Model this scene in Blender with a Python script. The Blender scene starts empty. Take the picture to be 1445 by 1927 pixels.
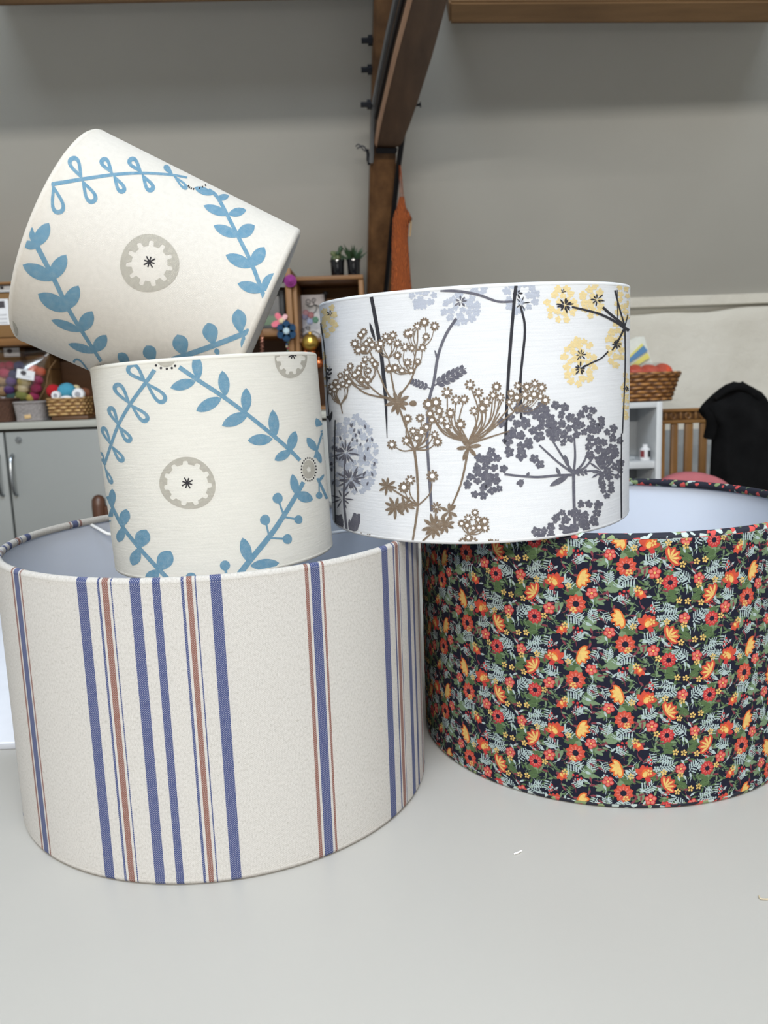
import bpy, bmesh, math, random
from mathutils import Vector, Matrix
from mathutils.geometry import tessellate_polygon

# ------------------------------------------------------------------ camera, world, lights
SC = bpy.context.scene
COL = SC.collection
W, H = 1445.0, 1927.0
TZ = 0.74                                   # table height
PITCH, ROLL, FPX, CH = 0.1597, -0.0359, 1523.8, 0.3919
CAM = Vector((0, 0, TZ + CH))
_f = Vector((0, math.cos(PITCH), -math.sin(PITCH)))
_u0 = Vector((0, math.sin(PITCH), math.cos(PITCH)))
_r0 = Vector((1, 0, 0))
CR = _r0 * math.cos(ROLL) + _u0 * math.sin(ROLL)
CU = -_r0 * math.sin(ROLL) + _u0 * math.cos(ROLL)
CF = _f
cd = bpy.data.cameras.new('camera')
cam = bpy.data.objects.new('camera', cd)
COL.objects.link(cam)
m = Matrix((CR, CU, -CF)).transposed().to_4x4()
m.translation = CAM
cam.matrix_world = m
cd.sensor_fit = 'HORIZONTAL'
cd.sensor_width = 36.0
cd.lens = FPX / W * 36.0
cd.clip_start = 0.02
cd.dof.use_dof = True
cd.dof.focus_distance = 0.70
cd.dof.aperture_fstop = cd.lens / 2.6
SC.camera = cam

SC.view_settings.view_transform = 'Standard'
SC.view_settings.look = 'None'
SC.view_settings.gamma = 1.0
SC.view_settings.use_curve_mapping = False
SC.view_settings.exposure = -0.42

wd = bpy.data.worlds.new('daylight')
SC.world = wd
wd.use_nodes = True
wd.node_tree.nodes['Background'].inputs[0].default_value = (0.80, 0.90, 1.0, 1)
wd.node_tree.nodes['Background'].inputs[1].default_value = 0.5


def area(name, loc, target, sx, sy, power, col):
    l = bpy.data.lights.new(name, 'AREA')
    l.shape = 'RECTANGLE'
    l.size, l.size_y = sx, sy
    l.energy = power
    l.color = col
    o = bpy.data.objects.new(name, l)
    COL.objects.link(o)
    o.location = loc
    d = Vector(target) - Vector(loc)
    o.rotation_euler = d.to_track_quat('-Z', 'Y').to_euler()
    return o


# daylight through the roof light in the near slope and through the window behind the camera
area('roof_light_daylight', (0.0, -1.1, 4.26), (0.0, -0.35, 3.10), 3.0, 1.3, 235, (0.78, 0.89, 1.0))
area('window_daylight', (0.0, -3.97, 0.915), (0.0, 1.0, 0.915), 3.1, 0.70, 16, (1.0, 0.96, 0.90))
# light of the added, unseen strip lamp behind the camera
area('added_lamp_light', (0.0, -2.2, 2.30), (0.0, -1.2, 2.05), 3.4, 0.0015, 138, (1.0, 0.95, 0.87))


# ------------------------------------------------------------------ helpers


def ray(px, py):
    return (CF * FPX + CR * (px - W / 2) - CU * (py - H / 2)).normalized()


def at(px, py, Y):
    """photo pixel -> point on the upright plane at distance Y"""
    d = ray(px, py)
    return CAM + d * ((Y - CAM.y) / d.y)


def atz(px, py, Z):
    d = ray(px, py)
    return CAM + d * ((Z - CAM.z) / d.z)


WALL_Y, SL_Z = 3.20, 1.40                    # knee wall, foot of the roof slope (45 degrees)


def on_slope(px, py, off=0.0):
    d = ray(px, py)
    n = Vector((0, -1, -1)).normalized()
    p0 = Vector((0, WALL_Y, SL_Z)) + n * off
    return CAM + d * ((p0 - CAM).dot(n) / d.dot(n))


def lin(c):
    return tuple(((v / 255.0) / 12.92 if v / 255.0 <= 0.04045 else ((v / 255.0 + 0.055) / 1.055) ** 2.4) for v in c) + (1.0,)


def new_obj(name, me, parent=None, mats=()):
    o = bpy.data.objects.new(name, me)
    COL.objects.link(o)
    if parent:
        o.parent = parent
    for mm in mats:
        me.materials.append(mm)
    return o


def tag(o, label=None, cat=None, group=None, kind=None):
    if label:
        o['label'] = label
    if cat:
        o['category'] = cat
    if group:
        o['group'] = group
    if kind:
        o['kind'] = kind
    return o


def thing(name, label, cat, loc=(0, 0, 0), group=None):
    o = bpy.data.objects.new(name, None)
    COL.objects.link(o)
    o.empty_display_size = 0.05
    o.location = loc
    return tag(o, label, cat, group)


def origin(p):
    v = Vector((0, 0, 0))
    while p:
        v += p.location
        p = p.parent
    return v


def finish(name, bm, mat, parent=None, smooth=True, angle=35):
    """world-space bmesh -> one mesh object under parent"""
    if parent:
        bmesh.ops.translate(bm, verts=bm.verts, vec=-origin(parent))
        o0 = None
    bmesh.ops.recalc_face_normals(bm, faces=bm.faces)
    me = bpy.data.meshes.new(name)
    if smooth:
        for f in bm.faces:
            f.smooth = True
        ca = math.radians(angle)
        for e in bm.edges:
            if len(e.link_faces) == 2 and e.calc_face_angle(0) > ca:
                e.smooth = False
    bm.to_mesh(me)
    bm.free()
    o = new_obj(name, me, parent, [mat])
    if not parent:
        # put the origin at the base of the mesh
        vs = [v.co for v in me.vertices]
        c = Vector(((min(v.x for v in vs) + max(v.x for v in vs)) / 2, (min(v.y for v in vs) + max(v.y for v in vs)) / 2, min(v.z for v in vs)))
        me.transform(Matrix.Translation(-c))
        o.location = c
    return o


def add_box(bm, c, s, rot=None, bev=0.0, seg=2):
    r = bmesh.ops.create_cube(bm, size=1.0)
    vs = r['verts']
    bmesh.ops.scale(bm, verts=vs, vec=s)
    if bev > 0:
        es = list({e for v in vs for e in v.link_edges})
        rb = bmesh.ops.bevel(bm, geom=es, offset=bev, segments=seg, affect='EDGES', profile=0.5)
        vs = list({v for f in rb['faces'] for v in f.verts} | {v for v in vs if v.is_valid})
    if rot:
        bmesh.ops.rotate(bm, verts=vs, cent=(0, 0, 0), matrix=rot)
    bmesh.ops.translate(bm, verts=vs, vec=c)
    return vs


def box(name, lo, hi, mat, parent=None, bev=0.002, rot=None):
    bm = bmesh.new()
    lo, hi = Vector(lo), Vector(hi)
    add_box(bm, (lo + hi) / 2, hi - lo, rot, bev)
    return finish(name, bm, mat, parent)


def add_loft(bm, rings, caps=True, closed=True):
    vr = [[bm.verts.new(p) for p in r] for r in rings]
    n = len(rings[0])
    for a, b in zip(vr, vr[1:]):
        for i in range(n if closed else n - 1):
            j = (i + 1) % n
            bm.faces.new((a[i], a[j], b[j], b[i]))
    if caps and closed:
        bm.faces.new(vr[0][::-1])
        bm.faces.new(vr[-1])
    return vr


def catmull(pts, k=6):
    pts = [Vector(p) for p in pts]
    if len(pts) < 3:
        return pts
    out = []
    P = [pts[0] * 2 - pts[1]] + pts + [pts[-1] * 2 - pts[-2]]
    for i in range(1, len(P) - 2):
        a, b, c, d = P[i - 1:i + 3]
        for j in range(k):
            t = j / k
            out.append(0.5 * ((2 * b) + (c - a) * t + (2 * a - 5 * b + 4 * c - d) * t * t + (3 * b - a - 3 * c + d) * t ** 3))
    out.append(pts[-1])
    return out


def add_tube(bm, pts, r, n=8, caps=True, closed=False):
    pts = [Vector(p) for p in pts]
    rings = []
    up = None
    for i, p in enumerate(pts):
        a = pts[max(i - 1, 0)] if not closed else pts[i - 1]
        b = pts[min(i + 1, len(pts) - 1)] if not closed else pts[(i + 1) % len(pts)]
        t = (b - a).normalized()
        if up is None:
            up = Vector((0, 0, 1)) if abs(t.z) < 0.9 else Vector((1, 0, 0))
        s = t.cross(up).normalized()
        up = s.cross(t).normalized()
        rr = r[i] if isinstance(r, (list, tuple)) else r
        rings.append([p + s * math.cos(2 * math.pi * k / n) * rr + up * math.sin(2 * math.pi * k / n) * rr for k in range(n)])
    if closed:
        rings.append(rings[0])
        vr = [[bm.verts.new(p) for p in q] for q in rings[:-1]]
        for a, b in zip(vr, vr[1:] + vr[:1]):
            for i in range(n):
                j = (i + 1) % n
                bm.faces.new((a[i], a[j], b[j], b[i]))
    else:
        add_loft(bm, rings, caps)


def tube(name, pts, r, mat, parent=None, n=8):
    bm = bmesh.new()
    add_tube(bm, pts, r, n)
    return finish(name, bm, mat, parent)


def add_lathe(bm, prof, c, n=32, sx=1.0, sy=1.0, cap=True):
    rings = [[Vector((c[0] + r * sx * math.cos(2 * math.pi * k / n), c[1] + r * sy * math.sin(2 * math.pi * k / n), c[2] + z)) for k in range(n)] for r, z in prof]
    add_loft(bm, rings, cap)


def lathe(name, prof, c, mat, parent=None, n=32, sx=1.0, sy=1.0, cap=True):
    bm = bmesh.new()
    add_lathe(bm, prof, c, n, sx, sy, cap)
    return finish(name, bm, mat, parent)


def add_ball(bm, c, r, sc=(1, 1, 1), lump=0.0, seed=0, sub=3):
    q = bmesh.ops.create_icosphere(bm, subdivisions=sub, radius=1.0)
    rnd = random.Random(seed)
    ph = [rnd.uniform(0, 6.28) for _ in range(6)]
    for v in q['verts']:
        d = v.co.copy()
        k = 1 + lump * (math.sin(3.1 * d.x + ph[0]) * math.sin(3.7 * d.y + ph[1]) + 0.6 * math.sin(6.3 * d.z + ph[2] + 4 * d.x) * math.sin(5 * d.y + ph[3]))
        v.co = Vector((d.x * sc[0], d.y * sc[1], d.z * sc[2])) * (r * k) + Vector(c)


def ball(name, c, r, mat, parent=None, sc=(1, 1, 1), lump=0.0, seed=0, sub=3):
    bm = bmesh.new()
    add_ball(bm, c, r, sc, lump, seed, sub)
    return finish(name, bm, mat, parent, angle=80)


# ------------------------------------------------------------------ materials
class NT:
    def __init__(self, name):
        self.m = bpy.data.materials.new(name)
        self.m.use_nodes = True
        self.t = self.m.node_tree
        self.b = self.t.nodes['Principled BSDF']
        self.out = self.t.nodes['Material Output']

    def n(self, typ, **kw):
        x = self.t.nodes.new(typ)
        for k, v in kw.items():
            setattr(x, k, v)
        return x

    def l(self, a, b):
        self.t.links.new(a, b)

    def math(self, op, a, b=None, clamp=False):
        x = self.n('ShaderNodeMath', operation=op, use_clamp=clamp)
        for i, v in enumerate((a, b)):
            if v is None:
                continue
            if isinstance(v, (int, float)):
                x.inputs[i].default_value = v
            else:
                self.l(v, x.inputs[i])
        return x.outputs[0]

    def mix(self, fac, a, b):
        x = self.n('ShaderNodeMix', data_type='RGBA')
        for i, v in ((0, fac), (6, a), (7, b)):
            if isinstance(v, (int, float)):
                x.inputs[i].default_value = v
            elif isinstance(v, tuple):
                x.inputs[i].default_value = v
            else:
                self.l(v, x.inputs[i])
        return x.outputs[2]

    def noise(self, vec, scale, detail=3, rough=0.55):
        x = self.n('ShaderNodeTexNoise')
        x.inputs['Scale'].default_value = scale
        x.inputs['Detail'].default_value = detail
        x.inputs['Roughness'].default_value = rough
        if vec is not None:
            self.l(vec, x.inputs['Vector'])
        return x.outputs[0]

    def mapping(self, vec, scale):
        x = self.n('ShaderNodeMapping')
        x.inputs['Scale'].default_value = scale
        self.l(vec, x.inputs['Vector'])
        return x.outputs[0]

    def ramp(self, fac, stops, interp='LINEAR'):
        x = self.n('ShaderNodeValToRGB')
        x.color_ramp.interpolation = interp
        e = x.color_ramp.elements
        stops = sorted(stops, key=lambda v: v[0])
        e.remove(e[-1])
        e[0].position = stops[0][0]
        for p, c in stops[1:]:
            e.new(p)
        for q, (p, c) in zip(e, stops):
            q.color = c if len(c) == 4 else tuple(c) + (1,)
        self.l(fac, x.inputs[0])
        return x.outputs[0]

    def bump(self, h, strength=0.3, dist=0.001):
        x = self.n('ShaderNodeBump')
        x.inputs['Strength'].default_value = strength
        x.inputs['Distance'].default_value = dist
        self.l(h, x.inputs['Height'])
        self.l(x.outputs[0], self.b.inputs['Normal'])
        return x


def plain(name, c, rough=0.6, metal=0.0, vary=0.06, scale=40, bump=0.0, spec=0.5):
    q = NT(name)
    tc = q.n('ShaderNodeTexCoord')
    nz = q.noise(tc.outputs['Object'], scale)
    a = lin(c)
    lo = tuple(v * (1 - vary) for v in a[:3]) + (1,)
    hi = tuple(min(1, v * (1 + vary)) for v in a[:3]) + (1,)
    q.l(q.ramp(nz, [(0.3, lo), (0.7, hi)]), q.b.inputs['Base Color'])
    q.b.inputs['Roughness'].default_value = rough
    q.b.inputs['Metallic'].default_value = metal
    q.b.inputs['Specular IOR Level'].default_value = spec
    if bump:
        q.bump(nz, bump, 0.004)
    return q.m


def wood(name, dark, light, axis='Z', scale=6.0, rough=0.55, knots=True):
    q = NT(name)
    tc = q.n('ShaderNodeTexCoord')
    st = {'X': (0.08, 1, 1), 'Y': (1, 0.08, 1), 'Z': (1, 1, 0.08)}[axis]
    mp = q.mapping(tc.outputs['Object'], tuple(v * scale * 6 for v in st))
    nz = q.noise(mp, 1.0, 5, 0.6)
    big = q.noise(tc.outputs['Object'], 3.0, 2)
    f = q.math('ADD', q.math('MULTIPLY', nz, 0.75), q.math('MULTIPLY', big, 0.3))
    q.l(q.ramp(f, [(0.30, lin(dark)), (0.72, lin(light))]), q.b.inputs['Base Color'])
    q.b.inputs['Roughness'].default_value = rough
    q.bump(nz, 0.25, 0.002)
    return q.m


def translucent(q, fac):
    """let a share of the light pass through a cloth"""
    tr = q.n('ShaderNodeBsdfTranslucent')
    src = q.b.inputs['Base Color'].links
    if src:
        q.l(src[0].from_socket, tr.inputs[0])
    else:
        tr.inputs[0].default_value = q.b.inputs['Base Color'].default_value
    mx = q.n('ShaderNodeMixShader')
    mx.inputs[0].default_value = fac
    q.l(q.b.outputs[0], mx.inputs[1])
    q.l(tr.outputs[0], mx.inputs[2])
    q.l(mx.outputs[0], q.out.inputs[0])


def weave_height(q, kx, ky):
    """thread relief from the cloth's own u,v in metres; kx, ky threads per metre"""
    uv = q.n('ShaderNodeUVMap')
    uv.uv_map = 'UVMap'
    sp = q.n('ShaderNodeSeparateXYZ')
    q.l(uv.outputs[0], sp.inputs[0])
    su = q.math('SINE', q.math('MULTIPLY', sp.outputs[0], kx * 2 * math.pi))
    sv = q.math('SINE', q.math('MULTIPLY', sp.outputs[1], ky * 2 * math.pi))
    return uv.outputs[0], sp, su, sv


def cloth(name, c, ground=None, kx=900, ky=900, slub=(60, 1400), slub_amt=0.05, thread=0.0, bump=0.25, trans=0.12, rough=0.85):
    """woven cloth: colour c, a share of the ground colour showing between the threads"""
    q = NT(name)
    uv, sp, su, sv = weave_height(q, kx, ky)
    sl = q.noise(q.mapping(uv, (slub[0], slub[1], 1)), 1.0, 3, 0.6)
    nz = q.noise(q.mapping(uv, (260, 260, 1)), 1.0, 3, 0.6)
    a = lin(c)
    col = q.ramp(sl, [(0.3, tuple(v * (1 - slub_amt) for v in a[:3]) + (1,)), (0.7, tuple(min(1, v * (1 + slub_amt)) for v in a[:3]) + (1,))])
    chk = q.math('MULTIPLY', su, sv)
    if ground is not None and thread > 0:
        g = q.math('GREATER_THAN', q.math('ADD', q.math('MULTIPLY', chk, 0.6), q.math('MULTIPLY', nz, 0.9)), 1.04 - thread)
        col = q.mix(q.math('MULTIPLY', g, 0.55), col, lin(ground))
    q.l(col, q.b.inputs['Base Color'])
    q.b.inputs['Roughness'].default_value = rough
    q.b.inputs['Specular IOR Level'].default_value = 0.2
    q.bump(q.math('ADD', q.math('MULTIPLY', chk, 0.35), q.math('ADD', q.math('MULTIPLY', sl, 1.2), nz)), bump, 0.0006)
    if trans:
        translucent(q, trans)
    return q.m


def flat_fabric(name, c, rough=0.9):
    return cloth(name, c, rough=rough)


M = {}
M['lining'] = None
q = NT('white styrene lining')
q.b.inputs['Base Color'].default_value = lin((218, 226, 241))
q.b.inputs['Roughness'].default_value = 0.42
translucent(q, 0.08)
M['lining'] = q.m
M['white_wire'] = plain('white coated wire', (238, 238, 238), 0.35)
M['table'] = None
q = NT('white laminate')
tc = q.n('ShaderNodeTexCoord')
nz = q.noise(tc.outputs['Object'], 2.2, 3)
q.l(q.ramp(nz, [(0.3, lin((163, 160, 155))), (0.7, lin((168, 165, 160)))]), q.b.inputs['Base Color'])
q.b.inputs['Roughness'].default_value = 0.32
M['table'] = q.m
M['table_edge'] = plain('grey table edging', (170, 172, 178), 0.45)
M['steel_leg'] = plain('grey steel leg', (120, 122, 126), 0.4, 0.6)

# ------------------------------------------------------------------ drum lampshades


class Shade:
    """drum: local z = axis, local x faces the camera; (u, v) = arc length and height on the cloth"""

    def __init__(s, c, axis, R, L, N):
        s.c, s.a, s.R, s.L, s.N = Vector(c), Vector(axis).normalized(), R, L, N
        x = (CAM - s.c)
        x = (x - s.a * x.dot(s.a)).normalized()
        s.x, s.y = x, s.a.cross(x)
        s.M = Matrix((s.x, s.y, s.a)).transposed().to_4x4()
        s.M.translation = s.c

    def hit(s, px, py):
        d = ray(px, py)
        o = CAM - s.c
        o = Vector((o.dot(s.x), o.dot(s.y), o.dot(s.a)))
        d = Vector((d.dot(s.x), d.dot(s.y), d.dot(s.a)))
        A = d.x ** 2 + d.y ** 2
        B = o.x * d.x + o.y * d.y
        C = o.x ** 2 + o.y ** 2 - s.R ** 2
        D = B * B - A * C
        if D < 0:
            return None
        t = (-B - math.sqrt(D)) / A
        p = o + d * t
        return Vector((math.atan2(p.y, p.x) * s.R, p.z))

    def loc(s, u, v, off):
        th = u / s.R
        # stay on the flat facets of the drum
        st = 2 * math.pi / s.N
        k = math.floor(th / st)
        t = th / st - k
        a, b = k * st, (k + 1) * st
        r = s.R + off
        return Vector((r * (math.cos(a) * (1 - t) + math.cos(b) * t), r * (math.sin(a) * (1 - t) + math.sin(b) * t), v))


def set_uv(bm, f, uvs):
    l = (bm.loops.layers.uv.get('UVMap') or bm.loops.layers.uv.new('UVMap'))
    for lp, q in zip(f.loops, uvs):
        lp[l].uv = q


def radial_normals(me, inward=False):
    ns = []
    for v in me.vertices:
        n = Vector((v.co.x, v.co.y, 0)).normalized()
        ns.append(-n if inward else n)
    me.normals_split_custom_set_from_vertices(ns)


def make_shade(S, name, label, group, fabric, rim_mat, rim_r=0.0028, fitting='top', drop=0.012, spokes=3, spoke_rot=0.0, roll=True):
    root = thing(name, label, 'lampshade')
    if group:
        root['group'] = group
    root.matrix_world = S.M
    R, L, N = S.R, S.L, S.N
    for nm, rr, mt, inw in (('fabric_cover', R, fabric, False), ('lining', R - 0.0016, M['lining'], True)):
        bm = bmesh.new()
        uvl = (bm.loops.layers.uv.get('UVMap') or bm.loops.layers.uv.new('UVMap'))
        rows = 8
        ring = [[bm.verts.new((rr * math.cos(2 * math.pi * k / N), rr * math.sin(2 * math.pi * k / N), L * j / rows)) for k in range(N)] for j in range(rows + 1)]
        st = 2 * math.pi / N * R
        for j in range(rows):
            for k in range(N):
                kk = k if k < N / 2 else k - N
                a, b, c, d = ring[j][k], ring[j][(k + 1) % N], ring[j + 1][(k + 1) % N], ring[j + 1][k]
                f = bm.faces.new((a, b, c, d) if not inw else (d, c, b, a))
                q = [(kk * st, L * j / rows), ((kk + 1) * st, L * j / rows), ((kk + 1) * st, L * (j + 1) / rows), (kk * st, L * (j + 1) / rows)]
                set_uv(bm, f, q if not inw else q[::-1])
                f.smooth = True
        me = bpy.data.meshes.new(nm)
        bm.to_mesh(me)
        bm.free()
        new_obj(nm, me, root, [mt])
    # rolled edges: cloth turned over the two wire rings
    for z in (0.0, L):
        bm = bmesh.new()
        (bm.loops.layers.uv.get('UVMap') or bm.loops.layers.uv.new('UVMap'))
        n2 = 12
        st = 2 * math.pi / N * R
        Rm = R - rim_r + 0.0002
        vr = [[bm.verts.new(((Rm + rim_r * math.cos(2 * math.pi * i / n2)) * math.cos(2 * math.pi * k / N), (Rm + rim_r * math.cos(2 * math.pi * i / n2)) * math.sin(2 * math.pi * k / N), z + rim_r * 1.15 * math.sin(2 * math.pi * i / n2))) for i in range(n2)] for k in range(N)]
        for k in range(N):
            kk = k if k < N / 2 else k - N
            for i in range(n2):
                i2 = (i + 1) % n2
                f = bm.faces.new((vr[k][i], vr[(k + 1) % N][i], vr[(k + 1) % N][i2], vr[k][i2]))
                h0, h1 = z + i * 0.0016, z + (i + 1) * 0.0016
                set_uv(bm, f, [(kk * st, h0), ((kk + 1) * st, h0), ((kk + 1) * st, h1), (kk * st, h1)])
                f.smooth = True
        me = bpy.data.meshes.new('rolled_edge')
        bm.to_mesh(me)
        bm.free()
        new_obj('rolled_edge', me, root, [rim_mat])
    # wire fitting
    zf = L - 0.004 if fitting == 'top' else 0.004
    sg = -1 if fitting == 'top' else 1
    hub_r = 0.021
    bm = bmesh.new()
    add_tube(bm, [(hub_r * math.cos(a * math.pi / 12), hub_r * math.sin(a * math.pi / 12), zf + sg * drop) for a in range(24)], 0.0022, 8, closed=True)
    me = bpy.data.meshes.new('fitting_ring')
    for f in bm.faces:
        f.smooth = True
    bm.to_mesh(me)
    bm.free()
    fr = new_obj('fitting_ring', me, root, [M['white_wire']])
    for k in range(spokes):
        a = spoke_rot + 2 * math.pi * k / spokes
        bm = bmesh.new()
        ca, sa = math.cos(a), math.sin(a)
        r1 = R - 0.0045
        add_tube(bm, [(hub_r * ca, hub_r * sa, zf + sg * drop), (r1 * 0.5 * ca, r1 * 0.5 * sa, zf + sg * drop), (r1 * 0.86 * ca, r1 * 0.86 * sa, zf + sg * drop * 0.85), (r1 * ca, r1 * sa, zf)], 0.0019, 8)
        me = bpy.data.meshes.new('spoke')
        for f in bm.faces:
            f.smooth = True
        bm.to_mesh(me)
        bm.free()
        new_obj('spoke', me, fr, [M['white_wire']])
    return root


class Print:
    """flat print on a shade, traced as polygons in photo pixels (through T) and laid on the cloth"""

    def __init__(s, S, T=None):
        s.S, s.T, s.polys, s.rnd = S, T, [], random.Random(9)

    def uv(s, p):
        if s.T:
            p = (s.T[0] + p[0] * s.T[2], s.T[1] + p[1] * s.T[2])
            return s.S.hit(*p)
        return Vector((p[0], p[1]))

    def lift(s, *lists):
        """a hair's breadth of height, so that overlapping ink shapes never coincide"""
        z = s.rnd.uniform(0, 0.00006)
        for l in lists:
            for i, v in enumerate(l):
                if v is not None:
                    l[i] = Vector((v.x, v.y, z))

    def poly(s, pts):
        q = [s.uv(p) for p in pts]
        if any(v is None for v in q):
            return
        s.lift(q)
        if len(q) <= 4:
            s.polys.append(q)
            return
        for t in tessellate_polygon([[Vector((v.x, v.y, 0)) for v in q]]):
            s.polys.append([q[i] for i in t])

    def strip(s, A, B, closed=False):
        n = len(A)
        a = [s.uv(p) for p in A]
        b = [s.uv(p) for p in B]
        s.lift(a, b)
        for i in range(n if closed else n - 1):
            j = (i + 1) % n
            q = [a[i], a[j], b[j], b[i]]
            if any(v is None for v in q):
                continue
            s.polys.append(q)

    # ---- motifs
    def stroke(s, pts, w, w2=None, k=5):
        c = catmull([(p[0], p[1], 0) for p in pts], k)
        n = len(c)
        A, B = [], []
        for i in range(n):
            t = (c[min(i + 1, n - 1)] - c[max(i - 1, 0)]).normalized()
            nn = Vector((-t.y, t.x, 0))
            ww = w if w2 is None else w + (w2 - w) * i / (n - 1)
            A.append(c[i] + nn * ww / 2)
            B.append(c[i] - nn * ww / 2)
        s.strip(A, B)

    def leaf_outline(s, base, tip, w, fat=0.5, n=9, bend=0.0):
        b, t = Vector((base[0], base[1], 0)), Vector((tip[0], tip[1], 0))
        d = t - b
        nn = Vector((-d.y, d.x, 0)).normalized()
        L_, R_ = [], []
        for i in range(n + 1):
            q = i / n
            # widest at fat
            e = math.log(0.5) / math.log(fat)
            h = math.sin(math.pi * (q ** e)) ** 0.68 if 0 < q < 1 else 0.0
            p = b + d * q + nn * bend * w * math.sin(math.pi * q)
            L_.append(p + nn * h * w / 2)
            R_.append(p - nn * h * w / 2)
        return L_, R_

    def leaf(s, base, tip, w, fat=0.5, n=9, bend=0.0):
        a, b = s.leaf_outline(base, tip, w, fat, n, bend)
        s.strip(a, b)

    def drop_outline(s, base, tip, w, n=14):
        """teardrop with a round tip"""
        b, t = Vector((base[0], base[1], 0)), Vector((tip[0], tip[1], 0))
        d = t - b
        nn = Vector((-d.y, d.x, 0)).normalized()
        L_, R_ = [], []
        for i in range(n + 1):
            q = 1 - math.cos(math.pi / 2 * i / n) if False else 0.5 - 0.5 * math.cos(math.pi * i / n)
            h = 1.32 * (q ** 1.05) * math.sqrt(max(0.0, 1 - q ** 3.2))
            p = b + d * q
            L_.append(p + nn * h * w / 2)
            R_.append(p - nn * h * w / 2)
        return L_ + R_[::-1][1:-1]

    def loop(s, base, tip, w, th):
        d = Vector((tip[0] - base[0], tip[1] - base[1], 0)).normalized()
        out = s.drop_outline(base, tip, w)
        inn = s.drop_outline((base[0] + d.x * th * 1.9, base[1] + d.y * th * 1.9), (tip[0] - d.x * th * 0.95, tip[1] - d.y * th * 0.95), max(w - 1.9 * th, w * 0.25))
        s.strip(out, inn, closed=True)

    def blob(s, c, rx, ry, n=16, wob=0.0, rot=0.0, seed=0, egg=0.0):
        rnd = random.Random(seed)
        ph = rnd.uniform(0, 6.28)
        s.poly([s._e(c, rx, ry, 2 * math.pi * i / n, wob, rot, ph, egg) for i in range(n)])

    def _e(s, c, rx, ry, a, wob=0.0, rot=0.0, ph=0.0, egg=0.0):
        k = 1 + wob * math.sin(3 * a + ph)
        x, y = rx * math.cos(a) * k, ry * math.sin(a) * k * (1 + egg * math.cos(a))
        return (c[0] + x * math.cos(rot) - y * math.sin(rot), c[1] + x * math.sin(rot) + y * math.cos(rot))

    def medallion(s, c, rx, ry, ri, bump, nb=11, rot=0.0, a0=0.0):
        """grey ring with a scalloped inner edge"""
        n = nb * 12
        o, i_ = [], []
        for k in range(n):
            a = 2 * math.pi * k / n
            o.append(s._e(c, rx, ry, a, 0.02, rot, 0.6))
            ph = (a * nb / (2 * math.pi) + a0) % 1.0
            h = bump if 0.28 < ph < 0.72 else 0.0
            if 0.28 < ph < 0.72:
                h = bump * (1 + 0.25 * math.sin(math.pi * (ph - 0.28) / 0.44))
            i_.append(s._e(c, ri * rx / max(rx, ry) + h, ri * ry / max(rx, ry) + h, a, 0.0, rot))
        s.strip(o, i_, closed=True)

    def star(s, c, r, n=4, w=5.0, a0=0.3):
        for k in range(n):
            a = a0 + math.pi * k / n
            rr = r * (1.0 if k % 2 else 0.85)
            s.stroke([(c[0] - rr * math.cos(a), c[1] - rr * math.sin(a)), (c[0] + rr * math.cos(a), c[1] + rr * math.sin(a))], w)

    def dots(s, c, rx, ry, n, r, a0=0.0, a1=2 * math.pi, ry2=None):
        for k in range(n):
            a = a0 + (a1 - a0) * k / n
            s.blob((c[0] + rx * math.cos(a), c[1] + ry * math.sin(a)), r, ry2 or r, 8)

    def daisy(s, c, r, n=9, w=0.36, hole=0.3, rot=0.0):
        for k in range(n):
            a = rot + 2 * math.pi * k / n
            s.leaf((c[0] + r * hole * math.cos(a), c[1] + r * hole * math.sin(a)), (c[0] + r * math.cos(a), c[1] + r * math.sin(a)), r * w, 0.55, 4)
        n2 = 14
        o = [s._e(c, r * hole * 1.35, r * hole * 1.35, 2 * math.pi * i / n2) for i in range(n2)]
        i_ = [s._e(c, r * hole * 0.85, r * hole * 0.85, 2 * math.pi * i / n2) for i in range(n2)]
        s.strip(o, i_, closed=True)

    def leafstar(s, c, r, n=7, a0=0.0, w=0.26):
        rnd = random.Random(int(c[0] * 7 + c[1]))
        for k in range(n):
            a = a0 + 2 * math.pi * k / n + rnd.uniform(-0.15, 0.15)
            rr = r * rnd.uniform(0.75, 1.05)
            s.leaf(c, (c[0] + rr * math.cos(a), c[1] + rr * math.sin(a)), r * w, 0.55, 6)

    def floret(s, c, r, rnd, n=5):
        a0 = rnd.uniform(0, 6.28)
        for k in range(n):
            a = a0 + 2 * math.pi * k / n + rnd.uniform(-0.2, 0.2)
            rr = r * rnd.uniform(0.8, 1.1)
            p = (c[0] + rr * 0.55 * math.cos(a), c[1] + rr * 0.55 * math.sin(a))
            s.blob(p, rr * 0.5, rr * 0.42, 8, 0.08, a, rnd.randint(0, 99))

    def cloud(s, c, rx, ry, n, r, seed, n_pet=5, inner=0.0):
        rnd = random.Random(seed)
        pts = []
        tries = 0
        while len(pts) < n and tries < 4000:
            tries += 1
            a, q = rnd.uniform(0, 6.28), math.sqrt(rnd.uniform(inner * inner, 1))
            p = (c[0] + rx * q * math.cos(a), c[1] + ry * q * math.sin(a))
            if all((p[0] - o[0]) ** 2 + (p[1] - o[1]) ** 2 > (r * 1.5) ** 2 for o in pts):
                pts.append(p)
                s.floret(p, r * rnd.uniform(0.8, 1.15), rnd, n_pet)
        return pts

    def burst(s, c, r, n, w, seed=0):
        rnd = random.Random(seed)
        for k in range(n):
            a = 2 * math.pi * k / n + rnd.uniform(-0.2, 0.2)
            rr = r * rnd.uniform(0.6, 1.1)
            s.leaf((c[0] + r * 0.1 * math.cos(a), c[1] + r * 0.1 * math.sin(a)), (c[0] + rr * math.cos(a), c[1] + rr * math.sin(a)), w, 0.6, 4)

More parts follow.
